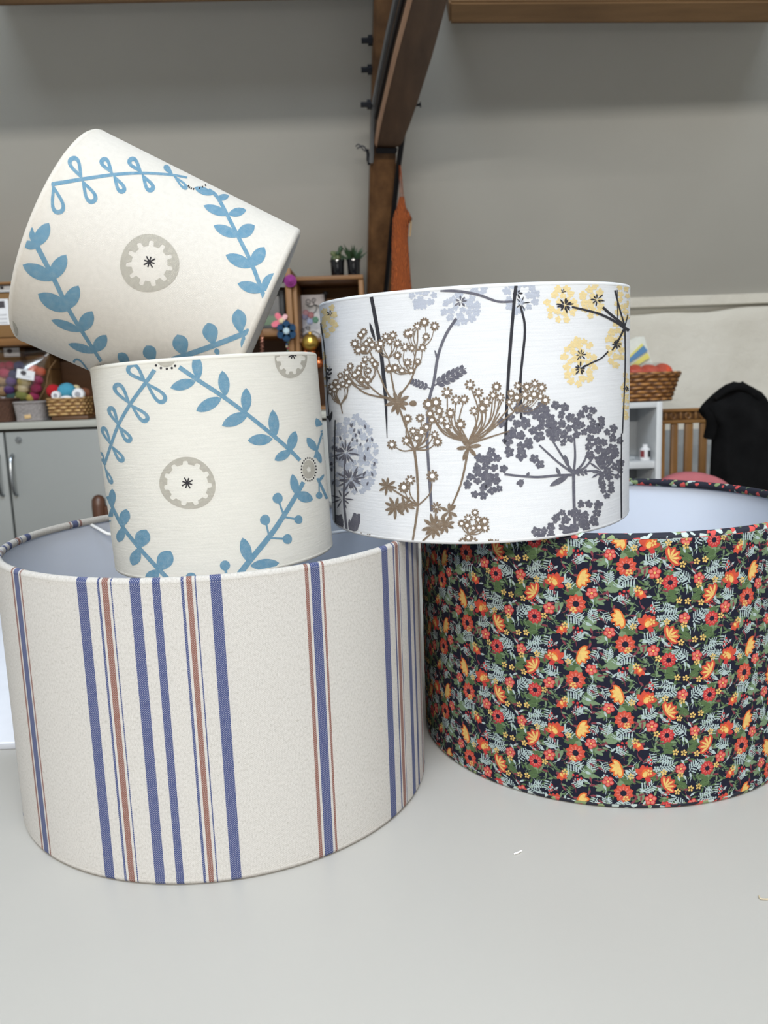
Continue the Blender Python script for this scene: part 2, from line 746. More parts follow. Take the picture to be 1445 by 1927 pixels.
    def fern(s, base, tip, w, n=6):
        b, t = Vector((base[0], base[1], 0)), Vector((tip[0], tip[1], 0))
        d = t - b
        nn = Vector((-d.y, d.x, 0)).normalized()
        s.stroke([base, tip], w * 0.12, w * 0.05)
        for k in range(n):
            q = 0.15 + 0.8 * k / n
            p = b + d * q
            h = w * (0.75 - 0.5 * abs(q - 0.4))
            for sg in (-1, 1):
                e = p + d.normalized() * h * 0.7 + nn * sg * h * 0.62
                s.leaf(p, e, w * 0.32, 0.55, 5)

    def build(s, name, root, mat, off=0.00012, back=True, label=None, kind=None, cut=True):
        S = s.S
        if not s.polys:
            return None
        bm = bmesh.new()
        uvl = (bm.loops.layers.uv.get('UVMap') or bm.loops.layers.uv.new('UVMap'))
        for q in s.polys:
            try:
                bm.faces.new([bm.verts.new(v) for v in q])
            except ValueError:
                pass
        us = [v.co.x for v in bm.verts]
        st = 2 * math.pi * S.R / S.N
        for k in range(math.ceil(min(us) / st), math.floor(max(us) / st) + 1 if cut else -9999):
            bmesh.ops.bisect_plane(bm, geom=bm.verts[:] + bm.edges[:] + bm.faces[:], plane_co=(k * st, 0, 0), plane_no=(1, 0, 0), dist=1e-7)
        for z, n in ((0.0004, -1), (S.L - 0.0004, 1)):
            bmesh.ops.bisect_plane(bm, geom=bm.verts[:] + bm.edges[:] + bm.faces[:], plane_co=(0, z, 0), plane_no=(0, n, 0), clear_outer=True, dist=1e-7)
        if not bm.faces:
            bm.free()
            return None
        for f in bm.faces:
            f.smooth = True
            if f.normal.z < 0:
                f.normal_flip()
            for lp in f.loops:
                lp[uvl].uv = (lp.vert.co.x, lp.vert.co.y)
        for f in bm.faces:
            pass
        ns = []
        bm.verts.index_update()
        for v in bm.verts:
            v.co = S.loc(v.co.x, v.co.y, off + v.co.z)
        me = bpy.data.meshes.new(name)
        bm.to_mesh(me)
        bm.free()
        radial_normals(me)
        o = new_obj(name, me, root, [mat])
        if label:
            o['label'] = label
        if kind:
            o['kind'] = kind
        if back:
            c = o.copy()
            COL.objects.link(c)
            c.parent = root
            c.rotation_euler = (0, 0, math.pi)
        return o


def V(*a):
    return Vector(a)


def axis_of(tx, ty):
    return Vector((tx, ty, 1)).normalized()


# ---- striped linen drum, standing on the table
S1 = Shade((-0.1672, 0.7915, TZ + 0.0045), (0, 0, 1), 0.2, 0.2440, 176)
ST = []                                      # traced stripes: (pixel x, pixel y, pixel width, kind)
for x, y, w, k in [(42, 252, 5, 'r'), (55, 252, 15, 'b'), (68, 252, 5, 'r'),
                   (270, 275, 33, 'b'), (325, 275, 6, 't'), (346, 275, 17, 'r'), (367, 275, 6, 't'), (445, 275, 31, 'b'), (515, 275, 29, 'b'),
                   (602, 270, 6, 't'), (625, 270, 20, 'r'), (648, 270, 6, 't'), (713, 265, 34, 'b'),
                   (1017, 225, 10, 'r'), (1043, 220, 27, 'b'), (1071, 215, 9, 'r'),
                   (1275, 165, 17, 'b'), (1291, 165, 5, 't'), (1304, 165, 11, 'r'), (1316, 165, 5, 't'), (1329, 165, 12, 'b')]:
    z = 820 / 1445
    a = S1.hit((x - w / 2) * z, 940 + (y + 25) * z)
    b = S1.hit((x + w / 2) * z, 940 + (y + 25) * z)
    if a and b:
        ST.append((a.x, b.x, k))
singles = [(a + b) / 2 for (a, b, k) in (ST[1], ST[14])]
PER = singles[1] - singles[0]
NPER = round(2 * math.pi * S1.R / PER)
U0 = singles[0] - 0.02
stops = []
for a, b, k in sorted(ST[:13]):
    v = {'b': 1.0, 't': 0.9, 'r': 0.5}[k]
    a, b = (a - U0) / PER, (b - U0) / PER
    stops += [(a, (v, v, v)), (b, (0, 0, 0))]
stops = [(0.0, (0, 0, 0))] + sorted(stops)
q = NT('striped linen')
uv, sp, su, sv = weave_height(q, 1050, 1050)
fr = q.math('FRACT', q.math('DIVIDE', q.math('SUBTRACT', sp.outputs[0], U0), PER))
code = q.ramp(fr, stops, 'CONSTANT')
isany = q.math('GREATER_THAN', code, 0.25)
isblue = q.math('GREATER_THAN', code, 0.7)
nz = q.noise(q.mapping(uv, (900, 420, 1)), 1.0, 4, 0.7)
fleck = q.noise(q.mapping(uv, (160, 700, 1)), 1.0, 4, 0.75)
base = q.ramp(nz, [(0.25, lin((182, 178, 172))), (0.5, lin((207, 203, 198))), (0.75, lin((220, 217, 212)))])
flk = q.math('MULTIPLY', q.math('GREATER_THAN', fleck, 0.62), 0.34)
base = q.mix(flk, base, lin((150, 142, 128)))
diag = q.math('SINE', q.math('MULTIPLY', q.math('ADD', sp.outputs[0], q.math('MULTIPLY', sp.outputs[1], 1.0)), 2 * math.pi * 560))
diag2 = q.math('SINE', q.math('MULTIPLY', q.math('SUBTRACT', q.math('MULTIPLY', sp.outputs[0], 1.0), sp.outputs[1]), 2 * math.pi * 560))
dotm = q.math('GREATER_THAN', q.math('ADD', q.math('ADD', diag, diag2), q.math('MULTIPLY', nz, 1.2)), 1.55)
stripe = q.mix(isblue, lin((138, 94, 82)), lin((66, 78, 124)))
stripe = q.mix(q.math('MULTIPLY', dotm, 0.6), stripe, lin((214, 212, 214)))
col = q.mix(isany, base, stripe)
q.l(col, q.b.inputs['Base Color'])
q.b.inputs['Roughness'].default_value = 0.9
q.b.inputs['Specular IOR Level'].default_value = 0.15
q.bump(q.math('ADD', q.math('MULTIPLY', diag, 0.25), nz), 0.3, 0.0006)
translucent(q, 0.3)
M['striped'] = q.m
_b = atz(188, 980, TZ + 0.25) - S1.c                 # where a spoke meets the back rim
shade1 = make_shade(S1, 'drum_lampshade', 'large striped linen drum lampshade with blue and rust stripes standing on white table', None, M['striped'], M['striped'], 0.0034, 'top', 0.010, 3, math.atan2(_b.dot(S1.y), _b.dot(S1.x)))

# ---- dark floral drum, standing on the table
S2 = Shade((0.2395, 0.8803, TZ + 0.0045), (0, 0, 1), 0.1994, 0.2460, 176)
M['navy'] = cloth('navy cotton', (20, 22, 38), kx=1500, ky=1500, slub=(300, 300), slub_amt=0.12, bump=0.12, trans=0.03)
q = NT('turned floral edge')
uvn = q.n('ShaderNodeUVMap')
vo = q.n('ShaderNodeTexVoronoi')
vo.inputs['Scale'].default_value = 1.0
q.l(q.mapping(uvn.outputs[0], (190, 260, 1)), vo.inputs['Vector'])
hs = q.n('ShaderNodeSeparateColor')
q.l(vo.outputs['Color'], hs.inputs[0])
nv = lin((20, 22, 38))
cc = q.ramp(hs.outputs[0], [(0.0, nv), (0.32, lin((120, 138, 96))), (0.46, nv), (0.6, lin((186, 70, 66))), (0.72, lin((170, 182, 180))), (0.84, nv)], 'CONSTANT')
edge = q.math('LESS_THAN', vo.outputs['Distance'], 0.8)
q.l(q.mix(edge, nv, cc), q.b.inputs['Base Color'])
q.b.inputs['Roughness'].default_value = 0.8
M['navy_edge'] = q.m
shade2 = make_shade(S2, 'drum_lampshade', 'large navy drum lampshade with dense multicoloured floral print standing on white table', None, M['navy'], M['navy_edge'], 0.0040, 'bottom', 0.012, 3, 0.4)

# ---- white drum with meadow print, bridging the rims of the two large drums
S3 = Shade((0.0968, 0.8264, TZ + 0.2585), axis_of(-0.0156, -0.0276), 0.1498, 0.2100, 152)
M['white_slub'] = cloth('white slub cotton', (230, 231, 233), kx=800, ky=1500, slub=(22, 620), slub_amt=0.045, bump=0.4, trans=0.3)
shade3 = make_shade(S3, 'drum_lampshade', 'white drum lampshade printed with brown and grey cow parsley bridging two larger drums', None, M['white_slub'], M['white_slub'], 0.0020, 'bottom', 0.010, 3, 0.2)

# ---- two small cream drums with blue sprigs
S4 = Shade(V(-0.1471, 0.7346, TZ + 0.2415), axis_of(-0.0382, 0.0042), 0.0984, 0.1718, 128)
M['cream'] = cloth('cream canvas', (221, 218, 210), kx=1000, ky=1250, slub=(45, 760), slub_amt=0.045, bump=0.4, trans=0.3)
shade4 = make_shade(S4, 'drum_lampshade', 'small cream drum lampshade with blue sprigs standing upright inside the striped drum', 'small cream lampshades with blue sprigs', M['cream'], M['cream'], 0.0022, 'bottom', 0.008, 3, 0.7)
_e, _y = -0.46607, 0.14361
A5 = V(math.cos(_e) * math.cos(_y), math.cos(_e) * math.sin(_y), math.sin(_e))
S5 = Shade(V(-0.18613, 0.72975, TZ + 0.48174) - A5 * 0.08675, A5, 0.0940, 0.1735, 128)
M['cream2'] = cloth('cream plain canvas', (214, 209, 201), kx=1000, ky=1000, slub=(240, 240), slub_amt=0.035, bump=0.4, trans=0.3)
shade5 = make_shade(S5, 'drum_lampshade', 'small cream drum lampshade with blue sprigs lying tilted on top of the stack', 'small cream lampshades with blue sprigs', M['cream2'], M['cream2'], 0.0036, 'bottom', 0.008, 3, 0.7)

G = (222, 219, 208)
M['blue'] = cloth('blue ink', (90, 130, 154), G, 1000, 1250, (45, 760), 0.06, 0.12, 0.4, 0.1)
M['taupe'] = cloth('grey ink', (158, 154, 145), G, 1000, 1250, (45, 760), 0.06, 0.12, 0.4, 0.1)
M['ink'] = cloth('black ink', (44, 42, 46), G, 1000, 1250, (45, 760), 0.06, 0.0, 0.3, 0.0)


def sprig(P, stem, w, w2, leaves=(), loops=(), th=12, fat=0.5, berries=(), lw=0.0):
    P.stroke(stem, w, w2)
    for b, t, lw_ in leaves:
        P.leaf(b, t, lw_, fat)
    for b, t, lw_ in loops:
        P.loop(b, t, lw_, th)
    for b, t, r in berries:
        P.stroke([b, t], w * 0.5)
        P.blob(t, r, r * 1.05, 14, 0.03)


T1 = (0, 220, 600 / 1445)                    # how the traced crops sit in the photograph
T2 = (160, 640, 500 / 1445)
T3 = (590, 520, 610 / 1445)

# tilted shade
def P5():
    return Print(S5, T1)


p = P5(); sprig(p, [(232, 306), (370, 283), (515, 262), (640, 255), (770, 262), (848, 275)], 19, 9, loops=[((375, 288), (322, 180), 74), ((368, 280), (428, 392), 74), ((238, 300), (272, 442), 84), ((515, 264), (460, 186), 60), ((510, 258), (562, 346), 58), ((647, 259), (585, 186), 62), ((640, 254), (692, 340), 60), ((787, 268), (745, 220), 36), ((780, 260), (848, 328), 36)], th=22)
p.build('printed_sprig', shade5, M['blue'])
p = P5(); sprig(p, [(945, 330), (990, 372), (1075, 535), (1140, 665), (1198, 820)], 15, 20, [((965, 352), (880, 320), 34), ((982, 372), (1038, 358), 30), ((1035, 445), (922, 402), 42), ((1034, 442), (1116, 422), 40), ((1080, 543), (968, 493), 48), ((1073, 542), (1154, 492), 58), ((1145, 680), (1022, 626), 56), ((1142, 676), (1198, 590), 60), ((1195, 790), (1076, 755), 52), ((1190, 790), (1246, 708), 56)])
p.build('printed_sprig', shade5, M['blue'])
p = P5(); sprig(p, [(135, 505), (165, 580), (240, 725), (310, 870), (380, 985), (458, 1107)], 26, 15, [((160, 588), (222, 480), 62), ((170, 590), (100, 572), 40), ((160, 580), (137, 505), 30), ((248, 738), (102, 670), 66), ((228, 740), (300, 624), 66), ((312, 878), (172, 802), 72), ((294, 876), (356, 764), 66), ((370, 972), (232, 920), 40), ((364, 974), (418, 880), 64), ((436, 1068), (308, 1028), 38), ((426, 1064), (482, 988), 56)])
p.build('printed_sprig', shade5, M['blue'])
p = P5(); sprig(p, [(780, 1100), (850, 1078), (970, 1035), (1090, 988), (1130, 968)], 26, 24, [((968, 1036), (942, 932), 70), ((1092, 985), (1078, 870), 66), ((838, 1085), (803, 986), 72), ((700, 1110), (662, 1036), 62), ((590, 1125), (536, 1070), 46), ((1106, 980), (1098, 1052), 22), ((990, 1085), (978, 1048), 24)], fat=0.6)
p.build('printed_sprig', shade5, M['blue'])
p = P5(); sprig(p, [(405, 1150), (425, 1185)], 12, 12, [((245, 1092), (330, 1125), 14)], [((414, 1166), (334, 1100), 50)], 11)
p.build('printed_sprig', shade5, M['blue'])
p = P5(); p.medallion((677, 664), 134, 131, 82, 20, 11, 0.0, 0.1)
p.build('printed_medallion', shade5, M['taupe'])
p = P5(); p.star((677, 657), 29, 4, 6.5); p.build('printed_centre', shade5, M['ink'])
p = P5()
for k in range(3):
    p.stroke([(450 + 17 * k, 1138 - 6 * (k == 1)), (456 + 17 * k, 1124 - 4 * (k == 1))], 7)
p.build('printed_dashes', shade5, M['ink'], kind='stuff'); p = P5()
for k in range(13):
    a = 0.2 + k * 0.27
    c = (905 - 50 * math.cos(a), 285 + 34 * math.sin(a) + 0.35 * (-50 * math.cos(a)) * -1)
    p.stroke([c, (c[0] + 5 * math.cos(a) * -1, c[1] + 8)], 6)
p.build('printed_dashes', shade5, M['ink'], kind='stuff')
for a in [((908, 288), 34, 18, 14, 0.05, 0.5), ((475, 66), 36, 12, 14, 0, 0.1), ((50, 955), 26, 48, 16, 0, -0.5), ((1326, 520), 20, 34, 14, 0, 0.4)]:
    p = P5(); p.blob(*a); p.build('printed_medallion', shade5, M['taupe'])

# upright shade
def P4():
    return Print(S4, T2)


p = P4(); sprig(p, [(378, 162), (335, 225), (245, 350), (180, 465), (140, 575), (98, 702)], 24, 14, loops=[((338, 236), (234, 134), 96), ((322, 222), (438, 340), 88), ((252, 358), (162, 236), 80), ((240, 342), (344, 444), 76), ((186, 472), (132, 360), 60), ((176, 458), (250, 556), 62), ((146, 582), (94, 470), 50), ((138, 566), (210, 664), 54), ((112, 695), (84, 608), 30), ((104, 684), (148, 784), 36)], th=26)
p.build('printed_sprig', shade4, M['blue'])
p = P4(); sprig(p, [(512, 147), (610, 215), (740, 300), (870, 395), (1030, 525), (1115, 600), (1168, 654)], 24, 20, [((618, 214), (602, 78), 58), ((602, 224), (464, 260), 60), ((764, 304), (746, 166), 62), ((742, 314), (604, 386), 64), ((876, 394), (876, 260), 58), ((888, 398), (744, 466), 66), ((1032, 530), (1020, 378), 58), ((1020, 538), (884, 546), 62), ((1110, 606), (1143, 494), 54), ((1120, 602), (1030, 654), 50)])
p.build('printed_sprig', shade4, M['blue'])
p = P4(); sprig(p, [(122, 850), (150, 910), (205, 1015), (295, 1130), (400, 1245), (470, 1318)], 15, 26, [((150, 912), (148, 808), 38), ((148, 902), (136, 990), 24), ((204, 1018), (226, 918), 58), ((206, 1014), (184, 1100), 46), ((286, 1134), (334, 1030), 84), ((296, 1126), (258, 1226), 60), ((396, 1258), (466, 1146), 90), ((408, 1246), (330, 1318), 66)], fat=0.58)
p.build('printed_sprig', shade4, M['blue'])
p = P4(); sprig(p, [(1187, 772), (1150, 840), (1080, 955), (1005, 1065), (895, 1200), (840, 1272)], 22, 34, [((1150, 842), (1127, 728), 46), ((1146, 838), (1240, 868), 60), ((892, 1208), (856, 1074), 62), ((898, 1228), (1056, 1212), 60)], berries=[((1080, 952), (1047, 860), 28), ((1085, 962), (1160, 976), 23), ((1000, 1062), (979, 978), 28), ((1010, 1076), (1100, 1082), 26)])
p.build('printed_sprig', shade4, M['blue'])
p = P4(); p.blob((577, 1290), 30, 26, 14); p.build('printed_sprig', shade4, M['blue'])
p = P4(); p.blob((761, 1226), 28, 28, 14); p.stroke([(761, 1226), (770, 1290)], 15)
p.build('printed_sprig', shade4, M['blue'])
p = P4(); sprig(p, [(1292, 490), (1272, 560), (1248, 640)], 10, 12, [((1288, 500), (1256, 424), 36), ((1258, 602), (1206, 530), 42), ((1256, 598), (1283, 670), 30), ((1290, 530), (1306, 580), 16)])
p.build('printed_sprig', shade4, M['blue']); p = P4()
sprig(p, [(1262, 752), (1292, 810), (1330, 900)], 14, 14, [((1326, 880), (1334, 1000), 24), ((1270, 770), (1300, 730), 16)], berries=[((1272, 780), (1273, 845), 18)])
p.build('printed_sprig', shade4, M['blue'])
p = P4(); p.medallion((558, 779), 154, 140, 112, 16, 11, 0.35, 0.0)
p.build('printed_medallion', shade4, M['taupe'])
p = P4(); p.medallion((1118, 88), 88, 120, 82, 16, 11, 0.0, 0.3)
p.build('printed_medallion', shade4, M['taupe'])
p = P4(); p.blob((440, 85), 58, 62, 18); p.build('printed_medallion', shade4, M['taupe'])
p = P4(); p.blob((100, 800), 12, 50, 12); p.build('printed_medallion', shade4, M['taupe'])
p = P4(); p.medallion((1216, 703), 34, 50, 14, 2, 5)
p.build('printed_medallion', shade4, M['taupe'])
p = P4(); p.star((556, 777), 33, 4, 7.5); p.build('printed_centre', shade4, M['ink'])
p = P4(); p.star((1128, 80), 26, 4, 6); p.build('printed_centre', shade4, M['ink'])
p = P4()
for c in [(372, 117), (386, 138), (413, 152), (445, 156), (472, 152), (490, 140), (501, 108)]:
    p.blob(c, 7, 7, 8)
p.build('printed_dots', shade4, M['ink'], kind='stuff'); p = P4()
p.dots((1216, 703), 40, 62, 22, 4.2, ry2=5.5)
p.build('printed_dots', shade4, M['ink'], kind='stuff'); p = P4()
for k in range(9):
    p.blob((96 + 3 * math.sin(k * 2.2), 740 + 15 * k), 3, 5, 6)
p.build('printed_dots', shade4, M['ink'], kind='stuff')

# ---- meadow print
GW = (224, 224, 222)
M['brown_ink'] = cloth('brown ink', (112, 97, 82), GW, 800, 1500, (22, 620), 0.06, 0.03, 0.4, 0.05)
M['slate_ink'] = cloth('slate ink', (88, 88, 99), GW, 800, 1500, (22, 620), 0.06, 0.03, 0.4, 0.05)
M['mist_ink'] = cloth('pale grey blue ink', (168, 174, 188), GW, 800, 1500, (22, 620), 0.05, 0.03, 0.4, 0.1)
M['gold_ink'] = cloth('straw ink', (216, 196, 146), GW, 800, 1500, (22, 620), 0.05, 0.03, 0.4, 0.1)
M['jet_ink'] = cloth('jet ink', (46, 46, 52), GW, 800, 1500, (22, 620), 0.05, 0.0, 0.4, 0.0)
M['bare'] = cloth('unprinted white', (236, 237, 239), GW, 800, 1500, (22, 620), 0.03, 0.0, 0.4, 0.1)


def P3():
    return Print(S3, T3)


# pale heads
for c, rx, ry, n, r, sd in [((655, 145), 82, 62, 46, 15, 1), ((478, 92), 62, 30, 16, 15, 2), ((480, 130), 26, 26, 6, 14, 12), ((742, 66), 26, 14, 6, 13, 3), ((922, 92), 72, 68, 34, 15, 4), ((175, 800), 104, 178, 150, 14, 5)]:
    p = P3(); p.cloud(c, rx, ry, int(n * 0.62), r * 1.28, sd); p.build('printed_flower_head', shade3, M['mist_ink'], 0.00010)
for c, rx, ry, n, r, sd in [((1106, 128), 66, 82, 40, 15, 11), ((1242, 108), 46, 70, 22, 15, 12), ((1378, 120), 30, 84, 30, 12, 13), ((1348, 310), 36, 98, 34, 13, 14), ((1182, 385), 70, 102, 44, 15, 15), ((1392, 530), 16, 100, 20, 10, 16), ((66, 200), 32, 70, 18, 14, 17), ((44, 420), 12, 90, 14, 9, 18)]:
    p = P3(); p.cloud(c, rx, ry, int(n * 0.7), r * 1.22, sd); p.build('printed_flower_head', shade3, M['gold_ink'], 0.00010)
# slate stems and heads
p = P3(); p.stroke([(258, 92), (280, 210), (300, 330), (318, 500)], 16, 17); p.stroke([(318, 495), (324, 600), (328, 720)], 17, 3); p.leaf((275, 290), (250, 205), 14)
p.leaf((272, 370), (285, 420), 16); p.build('printed_stem', shade3, M['jet_ink'], 0.00020)
p = P3(); p.stroke([(636, 188), (590, 260), (556, 350), (536, 470), (515, 560), (507, 720), (515, 880), (527, 1048)], 13, 13)
p.stroke([(550, 360), (540, 330)], 12, 5)
p.fern((528, 492), (682, 408), 62, 6); p.fern((522, 500), (428, 464), 40, 5)
p.build('printed_stem', shade3, M['slate_ink'], 0.00020); p = P3()
p.stroke([(565, 62), (660, 68), (740, 84), (820, 112), (892, 112)], 13, 10); p.burst((655, 112), 34, 7, 9, 3); p.build('printed_stem', shade3, M['slate_ink'], 0.00020)
p = P3(); p.stroke([(902, 42), (893, 120), (872, 380), (860, 600), (855, 748)], 15, 13); p.burst((908, 75), 26, 6, 9, 5); p.build('printed_stem', shade3, M['jet_ink'], 0.00020)
p = P3(); p.stroke([(922, 130), (942, 240), (922, 460), (926, 636)], 10, 13); p.burst((925, 120), 40, 5, 5, 8)
p.build('printed_stem', shade3, M['jet_ink'], 0.00020)
for c, rx, ry, n, r, sd in [((955, 655), 118, 84, 66, 21, 21), ((905, 745), 62, 60, 14, 20, 28), ((1080, 620), 68, 52, 26, 20, 22), ((1112, 690), 66, 52, 16, 18, 23), ((1225, 640), 60, 56, 26, 17, 24), ((1285, 740), 78, 84, 52, 17, 25), ((1325, 850), 44, 90, 36, 16, 26), ((1300, 950), 26, 34, 6, 14, 27), ((990, 820), 34, 24, 4, 18, 37)]:
    p = P3(); p.cloud(c, rx, ry, int(n * 0.72), r * 1.2, sd); p.build('printed_flower_head', shade3, M['slate_ink'], 0.00020)
for c, rx, ry, n, r, sd in [((785, 850), 62, 66, 34, 19, 31), ((735, 930), 48, 60, 20, 18, 32), ((800, 935), 32, 36, 8, 17, 33)]:
    p = P3(); p.cloud(c, rx, ry, int(n * 0.72), r * 1.2, sd); p.build('printed_flower_head', shade3, M['slate_ink'], 0.00020)
for c, rx, ry, n, r, sd in [((1030, 1140), 50, 26, 13, 18, 34), ((1130, 1090), 62, 46, 22, 18, 35), ((1225, 1050), 56, 56, 22, 18, 36), ((1185, 1140), 60, 28, 14, 18, 38)]:
    p = P3(); p.cloud(c, rx, ry, int(n * 0.72), r * 1.2, sd); p.build('printed_flower_head', shade3, M['slate_ink'], 0.00020)
p = P3()
p.stroke([(1158, 872), (1160, 1000), (1166, 1160)], 14, 13); p.stroke([(1160, 885), (1080, 888), (1000, 895), (920, 890), (850, 882)], 12, 10)
for e in [(1005, 752), (1060, 725), (1160, 700), (1228, 770), (1250, 800)]:
    p.stroke([(1158, 878), ((1158 + e[0]) / 2 + 6, (878 + e[1]) / 2 + 12), e], 12, 8)
p.stroke([(1160, 880), (1230, 868), (1280, 872)], 9, 7); p.burst((1285, 870), 66, 15, 10, 9); p.fern((935, 905), (915, 930), 34, 3); p.leaf((1135, 890), (1052, 935), 26); p.leaf((1100, 890), (1080, 850), 16); p.fern((1160, 880), (1225, 870), 34, 3); p.leaf((1135, 850), (1118, 795), 20)
p.leaf((950, 895), (960, 872), 14)
p.build('printed_stem', shade3, M['slate_ink'], 0.00022)
p = P3(); p.stroke([(140, 800), (138, 900), (136, 1000), (150, 1150)], 6, 11); p.burst((145, 785), 62, 16, 8, 2); p.burst((168, 905), 66, 20, 8, 4); p.burst((130, 990), 52, 9, 7, 6)
rnd = random.Random(77)
for k in range(34):
    a, qd = rnd.uniform(0, 6.28), rnd.uniform(0.45, 1)
    c = (170 + 108 * qd * math.cos(a), 800 + 170 * qd * math.sin(a)); p.leaf(c, (c[0] + rnd.uniform(-9, 9), c[1] + 20), 9, 0.5, 4)
p.build('printed_stem', shade3, M['slate_ink'], 0.00022); p = P3(); p.fern((118, 1150), (112, 1062), 44, 6); p.build('printed_leaf', shade3, M['slate_ink'], 0.00022); p = P3(); p.fern((175, 1150), (194, 1058), 46, 7); p.leaf((165, 1140), (160, 1080), 14)
p.build('printed_leaf', shade3, M['slate_ink'], 0.00022)
p = P3()
p.stroke([(97, 640), (95, 800), (96, 1000), (98, 1130)], 5, 5); p.build('printed_stem', shade3, M['jet_ink'], 0.00026); p = P3(); p.stroke([(28, 180), (50, 330), (62, 520), (72, 640)], 6, 4); p.fern((62, 470), (74, 400), 30, 3); p.leaf((70, 640), (52, 560), 26); p.leaf((72, 650), (84, 600), 12)
p.build('printed_stem', shade3, M['jet_ink'], 0.00026); p = P3(); p.stroke([(1372, 700), (1370, 900), (1372, 1105)], 6, 7); p.stroke([(1386, 222), (1388, 400), (1376, 700)], 7, 5); p.stroke([(1352, 60), (1355, 200)], 4, 4)
p.stroke([(1150, 136), (1265, 165), (1340, 200), (1404, 242)], 9, 13); p.stroke([(1288, 138), (1330, 175), (1388, 222)], 12, 11); p.stroke([(1342, 62), (1362, 140), (1386, 222)], 7, 7); p.stroke([(1386, 222), (1400, 170)], 6, 4); p.stroke([(1330, 330), (1386, 225)], 7, 8)
p.burst((1120, 128), 40, 15, 8, 1); p.burst((1262, 104), 34, 8, 7, 2);  p.burst((1350, 300), 24, 9, 7, 5); p.build('printed_stem', shade3, M['jet_ink'], 0.00026)


for a in [((1112, 66), 12, 5, 5, 6), ((74, 165), 18, 5, 6, 7), ((1392, 500), 16, 8, 5, 9), ((1190, 350), 30, 8, 6, 3), ((1188, 412), 34, 9, 8, 4)]:
    p = P3(); p.burst(*a)
    if a[1] == 34:
        p.stroke([(1188, 412), (1238, 386), (1280, 366), (1312, 335)], 7, 7)
    p.build('printed_stamens', shade3, M['jet_ink'], 0.00026)


def umbel(hub, fl, r, w, bare, p, bow=0.16, seed=0):
    """rays from the hub to little daisies with unprinted centres"""
    rnd = random.Random(seed)
    for f in fl:
        mx, my = (hub[0] + f[0]) / 2, (hub[1] + f[1]) / 2
        dx, dy = f[0] - hub[0], f[1] - hub[1]
        sg = 1 if dx > 0 else -1
        p.stroke([hub, (mx + sg * abs(dy) * bow, my + abs(dx) * bow), f], w, w * 0.6)
        rr = r * rnd.uniform(0.85, 1.15)
        p.daisy(f, rr, rnd.choice((8, 9, 10)), 0.42, 0.30, rnd.uniform(0, 1))
        bare.blob(f, rr * 0.36, rr * 0.36, 10)


def umbel_part(name, specs, extra=None, seed=0):
    p, b = P3(), P3()
    for i, (hub, fl, r, w) in enumerate(specs):
        umbel(hub, fl, r, w, b, p, seed=seed + i)
    if extra:
        extra(p)
    o = p.build(name, shade3, M['brown_ink'], 0.00032)
    return b.build('printed_flower_centres', shade3, M['bare'], 0.00042, kind='stuff')


def ex1(p):
    for e, mid in (((250, 330), (330, 520)), ((335, 365), (350, 460)), ((465, 380), (430, 470)), ((155, 450), (230, 520)), ((230, 470), (300, 530)), ((120, 500), (0, 0))):
        if mid[0]:
            p.stroke([(368, 550), mid, e], 9, 6)
    p.stroke([(440, 430), (462, 300), (465, 235)], 7, 5)
    p.leafstar((375, 560), 58, 9, 0.1, 0.3); p.stroke([(380, 580), (405, 650), (430, 720), (450, 775)], 9, 10)
    p.blob((444, 566), 17, 13, 10, 0.05); p.stroke([(450, 770), (462, 880), (466, 1000), (455, 1100), (440, 1192)], 12, 9)


umbel_part('printed_umbel', [
    ((240, 345), [(225, 248), (185, 300), (250, 285), (212, 262), (200, 330), (262, 305), (236, 300), (222, 322)], 20, 5),
    ((335, 365), [(322, 268), (355, 262), (375, 298), (300, 300), (290, 322), (340, 290)], 21, 5),
    ((465, 330), [(420, 255), (495, 205), (540, 222), (463, 222), (502, 270), (435, 250)], 22, 5),
    ((430, 430), [(408, 315), (440, 320), (375, 352), (420, 385), (465, 380), (486, 318), (365, 408), (338, 412), (436, 420), (395, 420)], 20, 5),
    ((255, 470), [(232, 370), (262, 375), (275, 392), (205, 410), (245, 420), (225, 395)], 19, 5),
    ((250, 500), [(165, 400), (150, 428), (185, 440), (160, 470), (215, 462), (242, 462), (200, 430)], 19, 5)], ex1, 3)


def ex2(p):
    for e in ((838, 560), (868, 590), (892, 604), (830, 610)):
        p.stroke([(692, 742), (770, 700), e], 9, 6)
    p.stroke([(692, 748), (790, 715), (870, 690)], 9, 5)
    p.leafstar((690, 762), 62, 6, 0.9, 0.3); p.stroke([(692, 745), (684, 800), (655, 930), (604, 1050)], 11, 8)
    p.leafstar((604, 1048), 50, 6, 0.4, 0.3)
    p.leafstar((535, 1116), 64, 9, 0.2, 0.26); p.leafstar((586, 1106), 54, 8, 0.5, 0.28); p.stroke([(575, 1085), (540, 1130), (470, 1195)], 9, 8); p.stroke([(548, 1032), (540, 1105)], 8, 7)
    p.daisy((548, 1030), 27, 9)


umbel_part('printed_umbel', [((690, 740), [(512, 570), (595, 518), (697, 483), (635, 550), (735, 518), (815, 492), (672, 548), (752, 588), (610, 610), (570, 640), (597, 670), (655, 660), (715, 600), (800, 530), (832, 540), (546, 562), (520, 612), (770, 560), (560, 600)], 25, 8),
                             ((890, 602), [(880, 522), (910, 488), (950, 492), (985, 478), (1016, 496), (942, 528), (982, 526), (1032, 552), (872, 560), (905, 540), (965, 545), (1010, 535)], 22, 4)], ex2, 20)


def ex3(p):
    p.leafstar((328, 935), 46, 8, 0.2, 0.28); p.leafstar((366, 1030), 56, 9, 0.1, 0.26); p.leafstar((410, 1022), 46, 8, 0.4, 0.28); p.stroke([(330, 935), (400, 980), (465, 1022)], 7, 8); p.stroke([(410, 1022), (465, 1022)], 7)


